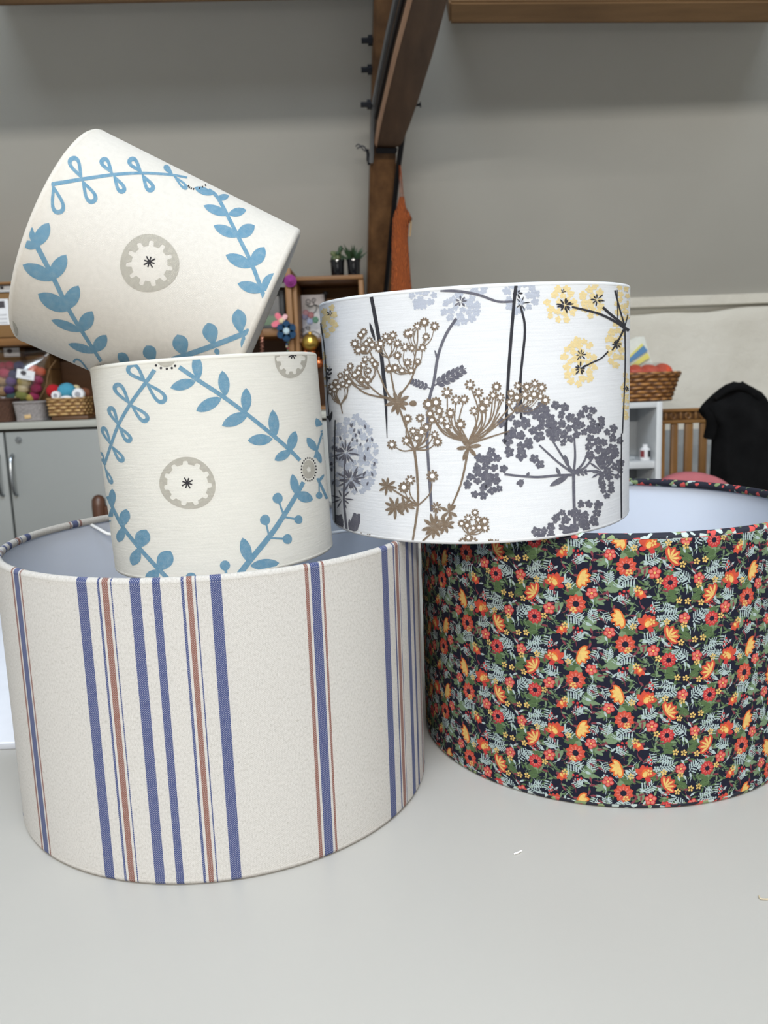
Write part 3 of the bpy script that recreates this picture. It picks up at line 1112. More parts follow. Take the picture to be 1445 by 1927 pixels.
umbel_part('printed_umbel', [((452, 772), [(420, 635), (475, 632), (445, 690), (482, 694), (415, 732), (350, 750), (528, 640), (505, 672), (553, 738), (540, 705), (460, 720)], 23, 7),
                             ((466, 1022), [(432, 908), (530, 890), (403, 940)], 26, 7)], ex3, 40)
umbel_part('printed_umbel', [((800, 1210), [(790, 1186), (815, 1190)], 18, 5)], None, 61)
umbel_part('printed_umbel', [((230, 1180), [(212, 1160), (245, 1164)], 17, 5)], None, 62)
umbel_part('printed_umbel', [((695, 1150), [(660, 1102), (720, 1052), (733, 1084), (762, 1092), (712, 1122), (690, 1078), (765, 1122), (738, 1118), (684, 1110)], 20, 6), ((690, 1195), [(665, 1182), (712, 1182), (690, 1165)], 20, 5)], None, 60)
umbel_part('printed_umbel', [((122, 572), [(82, 492), (100, 472), (120, 442), (146, 452), (150, 486), (95, 505), (112, 492), (132, 480), (76, 515)], 17, 5)], lambda p: p.stroke([(122, 570), (130, 612)], 5), 70)

# ---- generic floral print of the navy drum (own layout, same colours and density)
FC = {'coral': (172, 68, 52), 'rose': (166, 50, 52), 'gold': (194, 164, 98), 'orange': (188, 92, 46), 'leaf': (70, 90, 58), 'sage': (100, 120, 92), 'mist': (150, 165, 166), 'pink': (186, 104, 94), 'ink': (24, 24, 40), 'plum': (110, 52, 62)}
for k, c in FC.items():
    M['f_' + k] = cloth('floral ' + k, c, kx=1500, ky=1500, slub=(300, 300), slub_amt=0.12, bump=0.12, trans=0.02)
LAY = {k: Print(S2) for k in ('leaf', 'sage', 'mist', 'plum', 'rose', 'coral', 'orange', 'pink', 'gold', 'ink')}
OFFS = dict(leaf=.0002, sage=.00026, mist=.00032, plum=.00034, rose=.0004, coral=.00045, orange=.0005, pink=.00056, gold=.00064, ink=.00072)


TS = 0.73


def tf(c, rot, mir=1):
    ca, sa = math.cos(rot), math.sin(rot)
    return lambda x, y: (c[0] + (x * ca - y * sa) * mir, c[1] + x * sa + y * ca)


def petals(lay, c, r, n, w, rot=0.0, fat=0.6, r0=0.15):
    for k in range(n):
        a = rot + 2 * math.pi * k / n
        LAY[lay].leaf((c[0] + r * r0 * math.cos(a), c[1] + r * r0 * math.sin(a)), (c[0] + r * math.cos(a), c[1] + r * math.sin(a)), w, fat, 5)


def rosette(c, r, rot, a='coral', b='gold'):
    r *= TS
    petals(a, c, r, 10, r * 0.5, rot)
    petals('pink', c, r * 0.72, 10, r * 0.14, rot, 0.5, 0.4)
    LAY['ink'].blob(c, r * 0.32, r * 0.32, 10)
    for k in range(7):
        LAY['ink'].blob((c[0] + r * 0.5 * math.cos(rot + k * 0.9), c[1] + r * 0.5 * math.sin(rot + k * 0.9)), r * 0.04, r * 0.04, 5)


def blossom(c, r, rot):
    r *= TS
    for k in range(5):
        a = rot + 2 * math.pi * k / 5
        d = (c[0] + r * 0.6 * math.cos(a), c[1] + r * 0.6 * math.sin(a))
        LAY['rose'].blob(d, r * 0.46, r * 0.46, 9)
        LAY['pink'].blob(d, r * 0.3, r * 0.3, 8)
    LAY['gold'].blob(c, r * 0.22, r * 0.22, 7)


def tulip(c, r, rot, mir=1, out='rose', mid='orange', inn='gold'):
    r *= TS
    t = tf(c, rot, mir)
    for x, y, w, l in ((-0.95, 0.55, 0.5, mid), (0.95, 0.55, 0.5, mid), (-0.7, -0.35, 0.45, out), (0.7, -0.35, 0.45, out)):
        LAY[l if l != mid else 'coral'].leaf(t(0, 0), t(x * r, y * r), r * w, 0.6, 6)
    for x in (-0.42, 0.42, 0.0):
        LAY['coral' if x else out].leaf(t(x * 0.3 * r, -0.2 * r), t(x * r, 1.1 * r), r * 0.62, 0.5, 7)
    LAY['orange'].leaf(t(0, -0.15 * r), t(0, 0.85 * r), r * 0.62, 0.45, 7)
    LAY['gold'].leaf(t(0, -0.1 * r), t(0, 0.55 * r), r * 0.42, 0.4, 6)


def plume(c, r, rot, mir, a='orange', b='gold'):
    """fan-shaped flower: five pointed petals on a curved stalk"""
    r *= TS * 0.9
    t = tf(c, rot, mir)
    LAY['sage'].stroke([t(-1.3 * r, 0.35 * r), t(-0.8 * r, 0.0), t(-0.3 * r, 0)], r * 0.1, r * 0.16)
    for k in range(5):
        an = -1.05 + 0.525 * k
        e = t((-0.35 + 1.25 * math.cos(an)) * r, 1.15 * math.sin(an) * r)
        LAY['coral' if a == 'orange' else 'orange'].leaf(t(-0.35 * r, 0), e, r * 0.52, 0.6, 6)
        e = t((-0.35 + 1.05 * math.cos(an)) * r, 0.97 * math.sin(an) * r)
        LAY[b].leaf(t(-0.2 * r, 0), e, r * (0.2 if a == 'orange' else 0.36), 0.6, 5)
    LAY['leaf'].leaf(t(-0.5 * r, 0), t(0.05 * r, 0.36 * r), r * 0.2, 0.5, 4)
    LAY['leaf'].leaf(t(-0.5 * r, 0), t(0.05 * r, -0.36 * r), r * 0.2, 0.5, 4)


def frond(c, r, rot, mir=1, lay='mist', n=5):
    r *= TS
    t = tf(c, rot, mir)
    P = LAY[lay]
    P.stroke([t(0, 0), t(0.5 * r, 0.18 * r), t(r, 0.1 * r)], r * 0.07, r * 0.04)
    for k in range(n):
        x = 0.12 + 0.8 * k / n
        y = 0.18 * math.sin(x * 2.6)
        l = 0.42 * (1 - 0.45 * x)
        for sg in (-1, 1):
            P.leaf(t(x * r, y * r), t((x + l * 0.6) * r, (y + sg * l) * r), r * 0.1, 0.6, 5)
            P.blob(t((x + l * 0.6) * r, (y + sg * l) * r), r * 0.055, r * 0.055, 6)


def acanthus(c, r, rot, mir=1, lay='leaf'):
    r *= TS
    t = tf(c, rot, mir)
    P = LAY[lay]
    P.stroke([t(0, 0), t(0.4 * r, 0.12 * r), t(r, 0)], r * 0.12, r * 0.04)
    for k in range(5):
        x = 0.15 + 0.75 * k / 5
        l = 0.5 * (1 - 0.6 * abs(x - 0.35))
        for sg in (-1, 1):
            P.leaf(t(x * r, 0.1 * r), t((x + l * 0.8) * r, (0.1 + sg * l * 0.75) * r), r * 0.2, 0.55, 5)
    LAY['sage'].stroke([t(0.1 * r, 0.03 * r), t(0.45 * r, 0.1 * r), t(0.85 * r, 0.03 * r)], r * 0.025, r * 0.015)


def scroll(c, r, rot, mir, lay='sage', w=0.09):
    r *= TS
    t = tf(c, rot, mir)
    pts = []
    for k in range(9):
        a = k * 0.52
        rr = r * (1 - k * 0.085)
        pts.append(t(rr * math.cos(a), rr * math.sin(a)))
    LAY[lay].stroke(pts, r * w, r * w * 0.5, 3)
    for k in (1, 3, 5, 7):
        a = k * 0.52
        rr = r * (1 - k * 0.085)
        LAY[lay].leaf(t(rr * math.cos(a), rr * math.sin(a)), t((rr + 0.42 * r) * math.cos(a + 0.35), (rr + 0.42 * r) * math.sin(a + 0.35)), r * 0.18, 0.55, 5)


def berry_spray(c, r, rot, mir):
    r *= TS
    t = tf(c, rot, mir)
    for x, y in ((0.2, 0.9), (0.6, 0.75), (0.9, 0.4), (0.55, 0.35)):
        LAY['plum'].stroke([t(0, 0), t(x * 0.4 * r, y * 0.7 * r), t(x * r, y * r)], r * 0.05, r * 0.04, 3)
        LAY['rose'].blob(t(x * r, y * r), r * 0.13, r * 0.15, 9)
        LAY['pink'].blob(t(x * r - 0.03 * r, y * r + 0.04 * r), r * 0.035, r * 0.035, 5)


def tile(u, v, mir):
    """one repeat, 0.1044 x 0.094 m"""
    def o(x, y):
        return (u + mir * x, v + y)
    s = 0.00075
    tulip(o(0, 24 * s), 0.0135, 0.25, mir)
    rosette(o(24 * s, 2 * s), 0.0125, 0.3 * mir)
    plume(o(-27 * s, 12 * s), 0.0155, 0.55, -mir, 'orange', 'gold')
    plume(o(30 * s, 34 * s), 0.0150, -0.35, mir, 'gold', 'gold')
    blossom(o(-8 * s, -6 * s), 0.0075, 0.3)
    blossom(o(42 * s, 16 * s), 0.0070, 0.9)
    blossom(o(-44 * s, 32 * s), 0.0070, 0.1)
    rosette(o(-26 * s, -18 * s), 0.0100, 0.7, 'rose')
    tulip(o(6 * s, -28 * s), 0.0085, -2.6, mir, 'plum')
    frond(o(4 * s, 6 * s), 0.019, 2.5, mir)
    frond(o(12 * s, -12 * s), 0.021, -0.5, mir)
    frond(o(-18 * s, 36 * s), 0.020, 2.8, mir)
    frond(o(-40 * s, -4 * s), 0.018, -1.2, mir)
    frond(o(44 * s, -20 * s), 0.016, 1.4, mir)
    acanthus(o(10 * s, 14 * s), 0.020, 0.35, mir)
    acanthus(o(-10 * s, 16 * s), 0.017, 1.9, mir)
    acanthus(o(-14 * s, -30 * s), 0.022, 2.7, mir)
    acanthus(o(28 * s, -26 * s), 0.020, 0.1, mir, 'sage')
    acanthus(o(48 * s, 0 * s), 0.017, 1.7, mir)
    acanthus(o(-36 * s, 24 * s), 0.016, -2.6, mir)
    scroll(o(16 * s, 36 * s), 0.0090, 1.0, mir)
    scroll(o(-46 * s, 14 * s), 0.0085, 2.4, -mir, 'leaf')
    scroll(o(36 * s, -10 * s), 0.0085, 4.0, mir, 'leaf')
    scroll(o(-42 * s, -32 * s), 0.0095, 0.2, -mir)
    scroll(o(-4 * s, -18 * s), 0.0070, 3.0, mir)
    berry_spray(o(22 * s, -38 * s), 0.012, 0.3, mir)
    berry_spray(o(-20 * s, 0 * s), 0.010, 2.2, mir)
    berry_spray(o(2 * s, 42 * s), 0.011, -0.6, -mir)
    for x, y, rr, ro in ((-50, -20, 17, 0.6), (20, 20, 15, 1.9), (-30, 42, 15, 0.2), (38, 26, 14, 2.9), (-6, -40, 16, -2.2), (34, -40, 15, 2.6), (-22, 24, 14, 0.9), (50, 40, 14, -2.4)):
        frond(o(x * s, y * s), rr * 0.001, ro, mir, n=4)
    for x, y, rr, ro in ((2, -10, 14, 1.2), (-34, -6, 15, -0.4), (18, -20, 14, -2.0), (44, 8, 13, -0.3), (-52, 2, 14, 0.8), (-12, 30, 13, 0.1), (28, 20, 13, -1.9), (-36, -42, 15, 0.5)):
        acanthus(o(x * s, y * s), rr * 0.001, ro, mir, 'sage' if x > 0 else 'leaf')
    rnd = random.Random(5)
    for k in range(150):
        c = o(rnd.uniform(-52, 52) * s, rnd.uniform(-47, 47) * s)
        a = rnd.uniform(0, 6.28)
        l = rnd.choice(('leaf', 'sage', 'mist', 'leaf', 'plum'))
        LAY[l].leaf(c, (c[0] + 0.006 * math.cos(a), c[1] + 0.006 * math.sin(a)), 0.0021, 0.55, 4)
        LAY[l].stroke([c, (c[0] - 0.004 * math.cos(a - 0.5), c[1] - 0.004 * math.sin(a - 0.5))], 0.0006, 0.0004)
    for k in range(16):
        c = o(rnd.uniform(-50, 50) * s, rnd.uniform(-46, 46) * s)
        petals('gold' if k % 3 else 'mist', c, 0.0032, 5, 0.0019, rnd.uniform(0, 1))


nt = 16
tw = 2 * math.pi * S2.R / nt
for i in range(nt):
    for j in range(-1, 5):
        tile((i - nt / 2 + 0.5) * tw, 0.01 + j * 0.0702 + (0.0351 if i % 2 else 0), 1 if i % 2 else -1)
for k, P in LAY.items():
    P.build('floral_print', shade2, M['f_' + k], OFFS[k], back=False, kind='stuff', cut=False)

# ------------------------------------------------------------------ room shell
q = NT('rough limewashed plaster')
tc = q.n('ShaderNodeTexCoord')
n1 = q.noise(tc.outputs['Object'], 5.0, 5, 0.6)
n2 = q.noise(tc.outputs['Object'], 26.0, 4, 0.6)
q.l(q.ramp(n1, [(0.3, lin((196, 190, 178))), (0.7, lin((208, 203, 192)))]), q.b.inputs['Base Color'])
q.b.inputs['Roughness'].default_value = 0.9
q.bump(q.math('ADD', n1, q.math('MULTIPLY', n2, 0.4)), 0.5, 0.02)
M['plaster'] = q.m
M['slope'] = plain('smooth off white ceiling paint', (190, 188, 181), 0.85, 0, 0.03, 2.0)
M['floor'] = plain('grey floor', (120, 116, 110), 0.6, 0, 0.1, 6)
M['grey_panel'] = plain('grey wall panel', (150, 150, 148), 0.6)
XL, XR = -3.1, 3.3
RID_Y, RID_Z = -0.4, 5.0
REAR_Y = -4.0


def struct(o):
    o['kind'] = 'structure'
    return o


def slab(name, pts, th, mat, n):
    """thick flat slab from a planar polygon"""
    bm = bmesh.new()
    a = [bm.verts.new(p) for p in pts]
    b = [bm.verts.new(Vector(p) + Vector(n) * th) for p in pts]
    bm.faces.new(a)
    bm.faces.new(b[::-1])
    for i in range(len(a)):
        j = (i + 1) % len(a)
        bm.faces.new((a[i], b[i], b[j], a[j]))
    return struct(finish(name, bm, mat, None, smooth=False))


struct(box('floor', (XL, REAR_Y, -0.1), (XR, WALL_Y + 0.2, 0.0), M['floor'], bev=0))
# knee wall: rough lower masonry with an uneven shoulder, then the smooth upper strip
lz0, lz1 = at(1185, 597, 3.15).z, at(1445, 580, 3.15).z


def ledge(x):
    x0, x1 = at(1185, 597, 3.15).x, at(1445, 580, 3.15).x
    return lz0 + (lz1 - lz0) * max(-0.6, min(1.6, (x - x0) / (x1 - x0))) + 0.004 * math.sin(x * 9) + 0.003 * math.sin(x * 23 + 1)


bm = bmesh.new()
rnd = random.Random(3)
nx, nzr = 160, 26
g = []
for i in range(nx + 1):
    x = XL + (XR - XL) * i / nx
    col = []
    top = ledge(x)
    for j in range(nzr + 1):
        z = top * j / nzr
        d = 0.008 * math.sin(x * 5 + z * 4) * math.sin(z * 7 + 1) + 0.004 * math.sin(x * 17 + z * 11) + rnd.uniform(-0.0015, 0.0015)
        col.append(bm.verts.new((x, 3.15 + d, z)))
    col.append(bm.verts.new((x, 3.165, top + 0.008)))
    col.append(bm.verts.new((x, 3.27, top + 0.006)))
    g.append(col)
for a, b in zip(g, g[1:]):
    for j in range(len(a) - 1):
        bm.faces.new((a[j], b[j], b[j + 1], a[j + 1]))
struct(finish('wall_back', bm, M['plaster'], angle=60))
struct(box('trim_1', (XL, 3.185, min(lz0, lz1) + 0.038), (XR, 3.30, SL_Z + 0.06), M['plaster'], bev=0.004))
slab('ceiling', [(XL, WALL_Y + 0.05, SL_Z - 0.05), (XR, WALL_Y + 0.05, SL_Z - 0.05), (XR, RID_Y, RID_Z), (XL, RID_Y, RID_Z)], 0.06, M['slope'], (0, 0.7071, 0.7071))
# the other slope, with the roof light opening
RLX, RLY0, RLY1 = 1.55, -1.62, -0.58


def nz_(y):
    return RID_Z - (RID_Y - y)


for nm, x0, x1, y0, y1 in (('ceiling_near_1', XL, XR, RLY1, RID_Y), ('ceiling_near_2', XL, XR, REAR_Y, RLY0), ('ceiling_near_3', XL, -RLX, RLY0, RLY1), ('ceiling_near_4', RLX, XR, RLY0, RLY1)):
    slab(nm, [(x0, y0, nz_(y0)), (x1, y0, nz_(y0)), (x1, y1, nz_(y1)), (x0, y1, nz_(y1))], 0.06, M['slope'], (0, -0.7071, 0.7071))
for nm, x in (('wall_left', XL), ('wall_right', XR)):
    s = -1 if x < 0 else 1
    slab(nm, [(x, REAR_Y, 0), (x, 3.3, 0), (x, 3.3, 1.35), (x, RID_Y, RID_Z), (x, REAR_Y, 1.4)], 0.1, M['slope'], (s, 0, 0))
# rear wall with a long window
WX, WZ0, WZ1 = 1.6, 0.55, 1.28
for nm, lo, hi in (('wall_rear_1', (XL, REAR_Y - 0.1, 0), (XR, REAR_Y, WZ0)), ('wall_rear_2', (XL, REAR_Y - 0.1, WZ1), (XR, REAR_Y, 1.46)), ('wall_rear_3', (XL, REAR_Y - 0.1, WZ0), (-WX, REAR_Y, WZ1)), ('wall_rear_4', (WX, REAR_Y - 0.1, WZ0), (XR, REAR_Y, WZ1))):
    struct(box(nm, lo, hi, M['slope'], bev=0))

# ------------------------------------------------------------------ roof timbers and iron
M['oak'] = wood('weathered roof timber', (74, 48, 26), (128, 92, 58), 'Z', 5)
M['oak_x'] = wood('weathered purlin timber', (92, 66, 40), (136, 102, 66), 'X', 5)
M['oak_d'] = wood('dark tie timber', (66, 48, 36), (104, 78, 58), 'Y', 5)
M['iron'] = plain('black iron', (34, 34, 38), 0.5, 0.6)
M['iron_g'] = plain('grey iron strap', (120, 122, 124), 0.6, 0.2)


def hexa(name, front, back, mat, parent=None, bev=0.006):
    bm = bmesh.new()
    a = [bm.verts.new(p) for p in front]
    b = [bm.verts.new(p) for p in back]
    bm.faces.new(a)
    bm.faces.new(b[::-1])
    for i in range(4):
        j = (i + 1) % 4
        bm.faces.new((a[i], b[i], b[j], a[j]))
    bmesh.ops.recalc_face_normals(bm, faces=bm.faces)
    if bev:
        bmesh.ops.bevel(bm, geom=bm.edges[:], offset=bev, segments=2, affect='EDGES')
    return finish(name, bm, mat, parent)


SN = Vector((0, -1, -1)).normalized()
fr = [on_slope(690, 600, 0.13), on_slope(741, 600, 0.13), on_slope(750, -60, 0.13), on_slope(706, -60, 0.13)]
tag(hexa('roof_rafter', fr, [p - SN * 0.128 for p in fr], M['oak']), 'upright brown roof rafter running up the white ceiling behind potted plants', 'beam')
# tie beam coming towards the camera
bm = bmesh.new()
secs = []
for py, x0, x1, Y in ((276, 705.5, 755, 2.56), (240, 712, 770, 2.44), (195, 722, 786, 2.32), (110, 742, 813, 2.1), (0, 771, 843, 1.86), (-170, 818, 912, 1.55), (-420, 880, 1010, 1.25)):
    a, b = at(x0, py, Y), at(x1, py, Y)
    up = Vector((0, 0.25, 0.97)) * 0.14
    ch = 0.006
    sd = (b - a).normalized()
    secs.append([a + sd * ch, b - sd * 0.003, b + up * 0.03, b + up, a + up, a + up * 0.06])
add_loft(bm, secs)
tie = thing('tie_beam', 'dark timber brace with left edge coloured pale as if lit leaning out from the rafter', 'beam', at(728, 283, 2.56))
finish('timber', bm, M['oak_d'], tie, angle=25)
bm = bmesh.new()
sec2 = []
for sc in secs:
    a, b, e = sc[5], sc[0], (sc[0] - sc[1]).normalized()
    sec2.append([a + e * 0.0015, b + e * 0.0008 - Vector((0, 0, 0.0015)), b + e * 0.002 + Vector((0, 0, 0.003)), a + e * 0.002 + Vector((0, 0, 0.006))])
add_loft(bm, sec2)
finish('lit_edge', bm, wood('timber coloured as lit', (150, 112, 88), (188, 150, 122), 'Y', 5), tie, angle=25)  # light on the brace's left side, put into a paler wood colour
# purlins along the slope
p0, p1, p2, p3 = on_slope(845, 46, 0.10), on_slope(1475, 44, 0.10), on_slope(1475, 0, 0.10), on_slope(845, 3, 0.10)
tag(hexa('purlin', [p0, p1, p2, p3], [p - SN * 0.098 for p in (p0, p1, p2, p3)], M['oak_x']), 'pale brown horizontal purlin meeting the brace, above the black coat', 'beam')
p0, p1, p2, p3 = on_slope(-20, 13, 0.10), on_slope(704, -1, 0.10), on_slope(704, -48, 0.10), on_slope(-20, -34, 0.10)
tag(hexa('purlin', [p0, p1, p2, p3], [p - SN * 0.098 for p in (p0, p1, p2, p3)], M['oak_x']), 'thin edge of brown horizontal purlin along the ceiling above the tilted lampshade', 'beam')
tag(tube('iron_rod', [on_slope(762, 225, 0.16), on_slope(750, 310, 0.15), on_slope(736, 440, 0.15), on_slope(721, 600, 0.145)], 0.0085, M['iron'], n=6), 'thin black iron rod running down beside the rafter', 'rod')
st = thing('iron_strap', 'grey iron strap with black bolts between rafter and brace', 'strap', on_slope(700, 250, 0.14))
cheek = []                                   # lower left edge, sideways and upwards of each section of the brace
for sc in secs[:6]:
    cheek.append((sc[5], (sc[4] - sc[3]).normalized(), sc[4] - sc[5]))
bm = bmesh.new()
add_tube(bm, [p + o * 0.0072 + u * 0.16 for p, o, u in cheek[1:]], 0.0055, 6)
finish('rod', bm, M['iron'], st)
bm = bmesh.new()
add_tube(bm, [on_slope(698.5, 305, 0.1385), on_slope(700, 285, 0.1385)] + [p + o * 0.0112 + u * 0.46 for p, o, u in cheek[1:]], 0.0072, 6)
finish('strap', bm, M['iron_g'], st)
for c in (on_slope(698, 76, 0.10), on_slope(697, 131, 0.10), cheek[1][0] + cheek[1][1] * 0.022 + cheek[1][2] * 0.46):
    bm = bmesh.new()
    add_tube(bm, [c + Vector((0.012, 0, 0)), c - Vector((0.026, 0, 0))], 0.0075, 6)
    add_tube(bm, [c + Vector((0.004, 0, 0)), c - Vector((0.008, 0, 0))], 0.0135, 6)
    finish('bolt', bm, M['iron'], st)
tag(hexa('iron_bracket', [on_slope(707, 289, 0.16), on_slope(746, 289, 0.16), on_slope(748, 278, 0.16), on_slope(707, 278, 0.16)], [on_slope(707, 289, 0.135), on_slope(746, 289, 0.135), on_slope(748, 278, 0.135), on_slope(707, 278, 0.135)], M['iron'], bev=0.002), 'black iron bracket under the foot of the brace', 'bracket')
c = on_slope(770, 199, 0.17)
tag(finish('nail', (lambda b: (add_tube(b, [on_slope(764, 201, 0.16), on_slope(790, 197, 0.16)], 0.0035, 6), add_tube(b, [on_slope(789.5, 197, 0.16), on_slope(792, 196.6, 0.16)], 0.008, 8), b)[2])(bmesh.new()), M['iron']), 'long iron nail sticking out from the brace', 'nail')
bm = bmesh.new()
c = on_slope(690, 284, 0.09)
add_tube(bm, catmull([c + Vector((0.0, 0, -0.03)), c, c + Vector((-0.012, 0, 0.015)), c + Vector((-0.03, 0, 0.008))]), 0.0025, 5)
add_tube(bm, catmull([c, c + Vector((-0.01, 0, 0.004)), c + Vector((-0.024, 0, 0.02)), c + Vector((-0.034, 0, 0.014))]), 0.002, 5)
add_tube(bm, [c + Vector((0.006, 0, -0.04)), c + Vector((0.002, 0, 0.004))], 0.0055, 6)
tag(finish('wire_hook', bm, M['iron']), 'twisted dark wire hook on the side of the rafter', 'hook')

# orange net bag hanging from the iron rod
q = NT('orange net yarn')
tc = q.n('ShaderNodeTexCoord')
w_ = q.n('ShaderNodeTexWave')
w_.inputs['Scale'].default_value = 60
w_.inputs['Distortion'].default_value = 6
q.l(tc.outputs['Object'], w_.inputs['Vector'])
q.l(q.ramp(w_.outputs[0], [(0.15, lin((104, 48, 14))), (0.6, lin((184, 92, 36)))]), q.b.inputs['Base Color'])
q.b.inputs['Roughness'].default_value = 0.9
q.bump(w_.outputs[0], 0.8, 0.006)
M['orange_net'] = q.m
NB = on_slope(752, 305, 0.15).y
nb = thing('net_bag', 'orange string net bag hanging beside the rafter', 'bag', at(757, 640, NB))
bm = bmesh.new()
rings = []
for py, cx, hw in ((372, 756, 4), (392, 755, 8), (402, 756, 13), (412, 757, 17), (422, 754, 14), (450, 752, 14), (480, 753, 15), (510, 754, 16), (545, 755, 18), (590, 756, 20), (630, 756, 18), (655, 756, 10)):
    c = at(cx, py, NB)
    r = hw / FPX * NB
    rings.append([c + Vector((r * math.cos(2 * math.pi * k / 28) * (1 + 0.08 * (k % 2)), 0.7 * r * math.sin(2 * math.pi * k / 28) * (1 + 0.08 * (k % 2)), 0.004 * math.sin(k * 2.1 + py))) for k in range(28)])
add_loft(bm, rings)
finish('net', bm, M['orange_net'], nb, angle=80)
for dx in (-3, 1, 4):
    tube('string', catmull([at(752 + dx * 0.2, 305, NB), at(754 + dx * 0.6, 340, NB), at(756 + dx, 380, NB)]), 0.0011, M['orange_net'], nb, 6)
tube('string', catmull([at(772, 410, NB), at(773, 425, NB), at(771, 445, NB)]), 0.002, plain('tan string', (176, 140, 90)), nb, 6)

# ------------------------------------------------------------------ the work table
BT = 1.88
tb = thing('work_table', 'white laminate work table under the large lampshades', 'table', (0, 0.9, 0))
box('table_top', (-1.35, 0.12, TZ - 0.028), (1.35, BT, TZ), M['table'], tb, 0.003)
for sx in (-1.28, 1.28):
    for y in (0.19, BT - 0.07):
        box('leg', (sx - 0.022, y - 0.022, 0), (sx + 0.022, y + 0.022, TZ - 0.028), M['steel_leg'], tb, 0.003)
bd = thing('white_board', 'flat white board lying on the table behind the striped lampshade', 'board', (-0.8, 1.3, TZ))
box('panel', (-1.30, 0.858, TZ + 0.0005), (-0.392, 1.82, TZ + 0.008), plain('white board face', (214, 216, 224), 0.4, 0, 0.02), bd, 0.0012)
box('edging', (-1.301, 0.8555, TZ + 0.0005), (-0.392, 0.858, TZ + 0.0062), M['table_edge'], bd, 0.0005)
tag(finish('thread_snippet', (lambda b: (add_tube(b, catmull([atz(967, 1607, TZ + 0.001), atz(975, 1604, TZ + 0.0015), atz(982, 1600.5, TZ + 0.001)]), 0.0006, 6), b)[1])(bmesh.new()), plain('white thread', (250, 250, 250), 0.6)), 'short snippet of white thread lying on the bare table', 'thread')
tag(finish('tape_scrap', (lambda b: (add_tube(b, catmull([atz(1428, 1686, TZ + 0.0008), atz(1431, 1691, TZ + 0.001), atz(1446, 1692, TZ + 0.0008)]), 0.0005, 6), b)[1])(bmesh.new()), plain('beige thread', (196, 180, 150), 0.6)), 'bent snippet of beige thread near the edge of the bare table', 'thread')

# ------------------------------------------------------------------ grey cupboard on the left
CY, CT = 2.60, 1.045
M['cab'] = plain('pale grey melamine', (142, 144, 142), 0.45, 0, 0.02, 4)
M['cab_top'] = plain('grey cupboard top', (166, 166, 158), 0.45, 0, 0.02, 4)
M['gap'] = plain('dark shadow gap board', (58, 54, 46), 0.7)
M['chrome'] = plain('brushed steel', (150, 154, 158), 0.3, 0.9)
cb = thing('cupboard', 'low grey office cupboard with steel handles carrying wooden shelves', 'cupboard', (-0.95, CY + 0.23, 0))
CX0, CX1 = -1.66, -0.02
box('carcass', (CX0, CY + 0.02, 0.06), (CX1, CY + 0.50, CT - 0.022), M['gap'], cb, 0.001)
box('plinth', (CX0 + 0.02, CY + 0.05, 0), (CX1 - 0.02, CY + 0.5, 0.06), M['gap'], cb, 0.001)
box('top_panel', (CX0 - 0.004, CY - 0.006, CT - 0.022), (CX1 + 0.004, CY + 0.515, CT), M['cab_top'], cb, 0.002)
SEAM = -1.204
for k, (x0, x1, hs) in enumerate(((SEAM - 0.452, SEAM - 0.004, 1), (SEAM + 0.004, SEAM + 0.58, -1), (SEAM + 0.588, -0.024, 1))):
    d = box('door', (x0, CY, 0.065), (x1, CY + 0.018, CT - 0.031), M['cab'], cb, 0.0015)
    hx = at(24, 856, CY).x if hs < 0 else (at(-2, 856, CY).x if k == 0 else x1 - 0.03)
    zt, zb = at(24, 856, CY).z, at(32, 932, CY).z
    pts = [Vector((hx, CY + 0.002, zt)), Vector((hx, CY - 0.018, zt - 0.012)), Vector((hx, CY - 0.027, (zt + zb) / 2)), Vector((hx, CY - 0.018, zb + 0.012)), Vector((hx, CY + 0.002, zb))]
    tube('handle', catmull(pts, 5), 0.0052, M['chrome'], d, 8)
    if k == 1:
        c = at(35, 828, CY)
        bm = bmesh.new()
        add_tube(bm, [(c.x, CY + 0.004, c.z), (c.x, CY - 0.003, c.z)], 0.0105, 16)
        add_tube(bm, [(c.x, CY - 0.003, c.z), (c.x, CY - 0.0055, c.z)], 0.006, 12)
        finish('lock', bm, M['chrome'], d)

# ------------------------------------------------------------------ wooden shelf units on the cupboard
M['pine'] = wood('honey pine', (98, 64, 30), (142, 98, 50), 'X', 4)
M['pine_v'] = wood('honey pine upright', (104, 68, 32), (148, 104, 54), 'Z', 4)
M['pine_b'] = wood('brown shelf back', (66, 42, 22), (92, 60, 32), 'X', 3)
SY = 2.72
su1 = thing('shelf_unit', 'long low pine shelf unit on the grey cupboard, holding yarn baskets', 'shelves', (-0.95, SY + 0.13, CT))
sx0, sx1 = -1.62, at(547, 520, SY).x
t1 = at(0, 529, SY).z
su_top = at(527, 505, SY).z
box('side_panel', (sx1 - 0.020, SY, CT), (sx1, SY + 0.26, su_top), M['pine_v'], su1)
box('side_panel', (sx0, SY, CT), (sx0 + 0.02, SY + 0.26, su_top), M['pine_v'], su1)
box('back_panel', (sx0 + 0.02, SY + 0.25, CT), (sx1 - 0.02, SY + 0.26, su_top - 0.03), M['pine_b'], su1, 0.001)
box('top_board', (sx0 + 0.02, SY + 0.02, t1 - 0.007), (sx1 - 0.02, SY + 0.25, t1), M['pine'], su1)
zs = at(60, 664, SY).z
box('shelf_board', (sx0 + 0.02, SY + 0.004, at(510, 622, SY).z - 0.018), (sx1 - 0.02, SY + 0.25, at(510, 618, SY).z), M['pine'], su1)
box('base_board', (sx0 + 0.02, SY + 0.02, CT), (sx1 - 0.02, SY + 0.25, CT + 0.014), M['pine'], su1)
su2 = thing('shelf_unit', 'small square pine shelf unit next to the rafter with potted plants on top', 'shelves', (-0.16, SY + 0.13, CT))
rx0, rx1 = sx1 + 0.002, at(683.5, 530, SY).x
rz = at(620, 518, SY).z
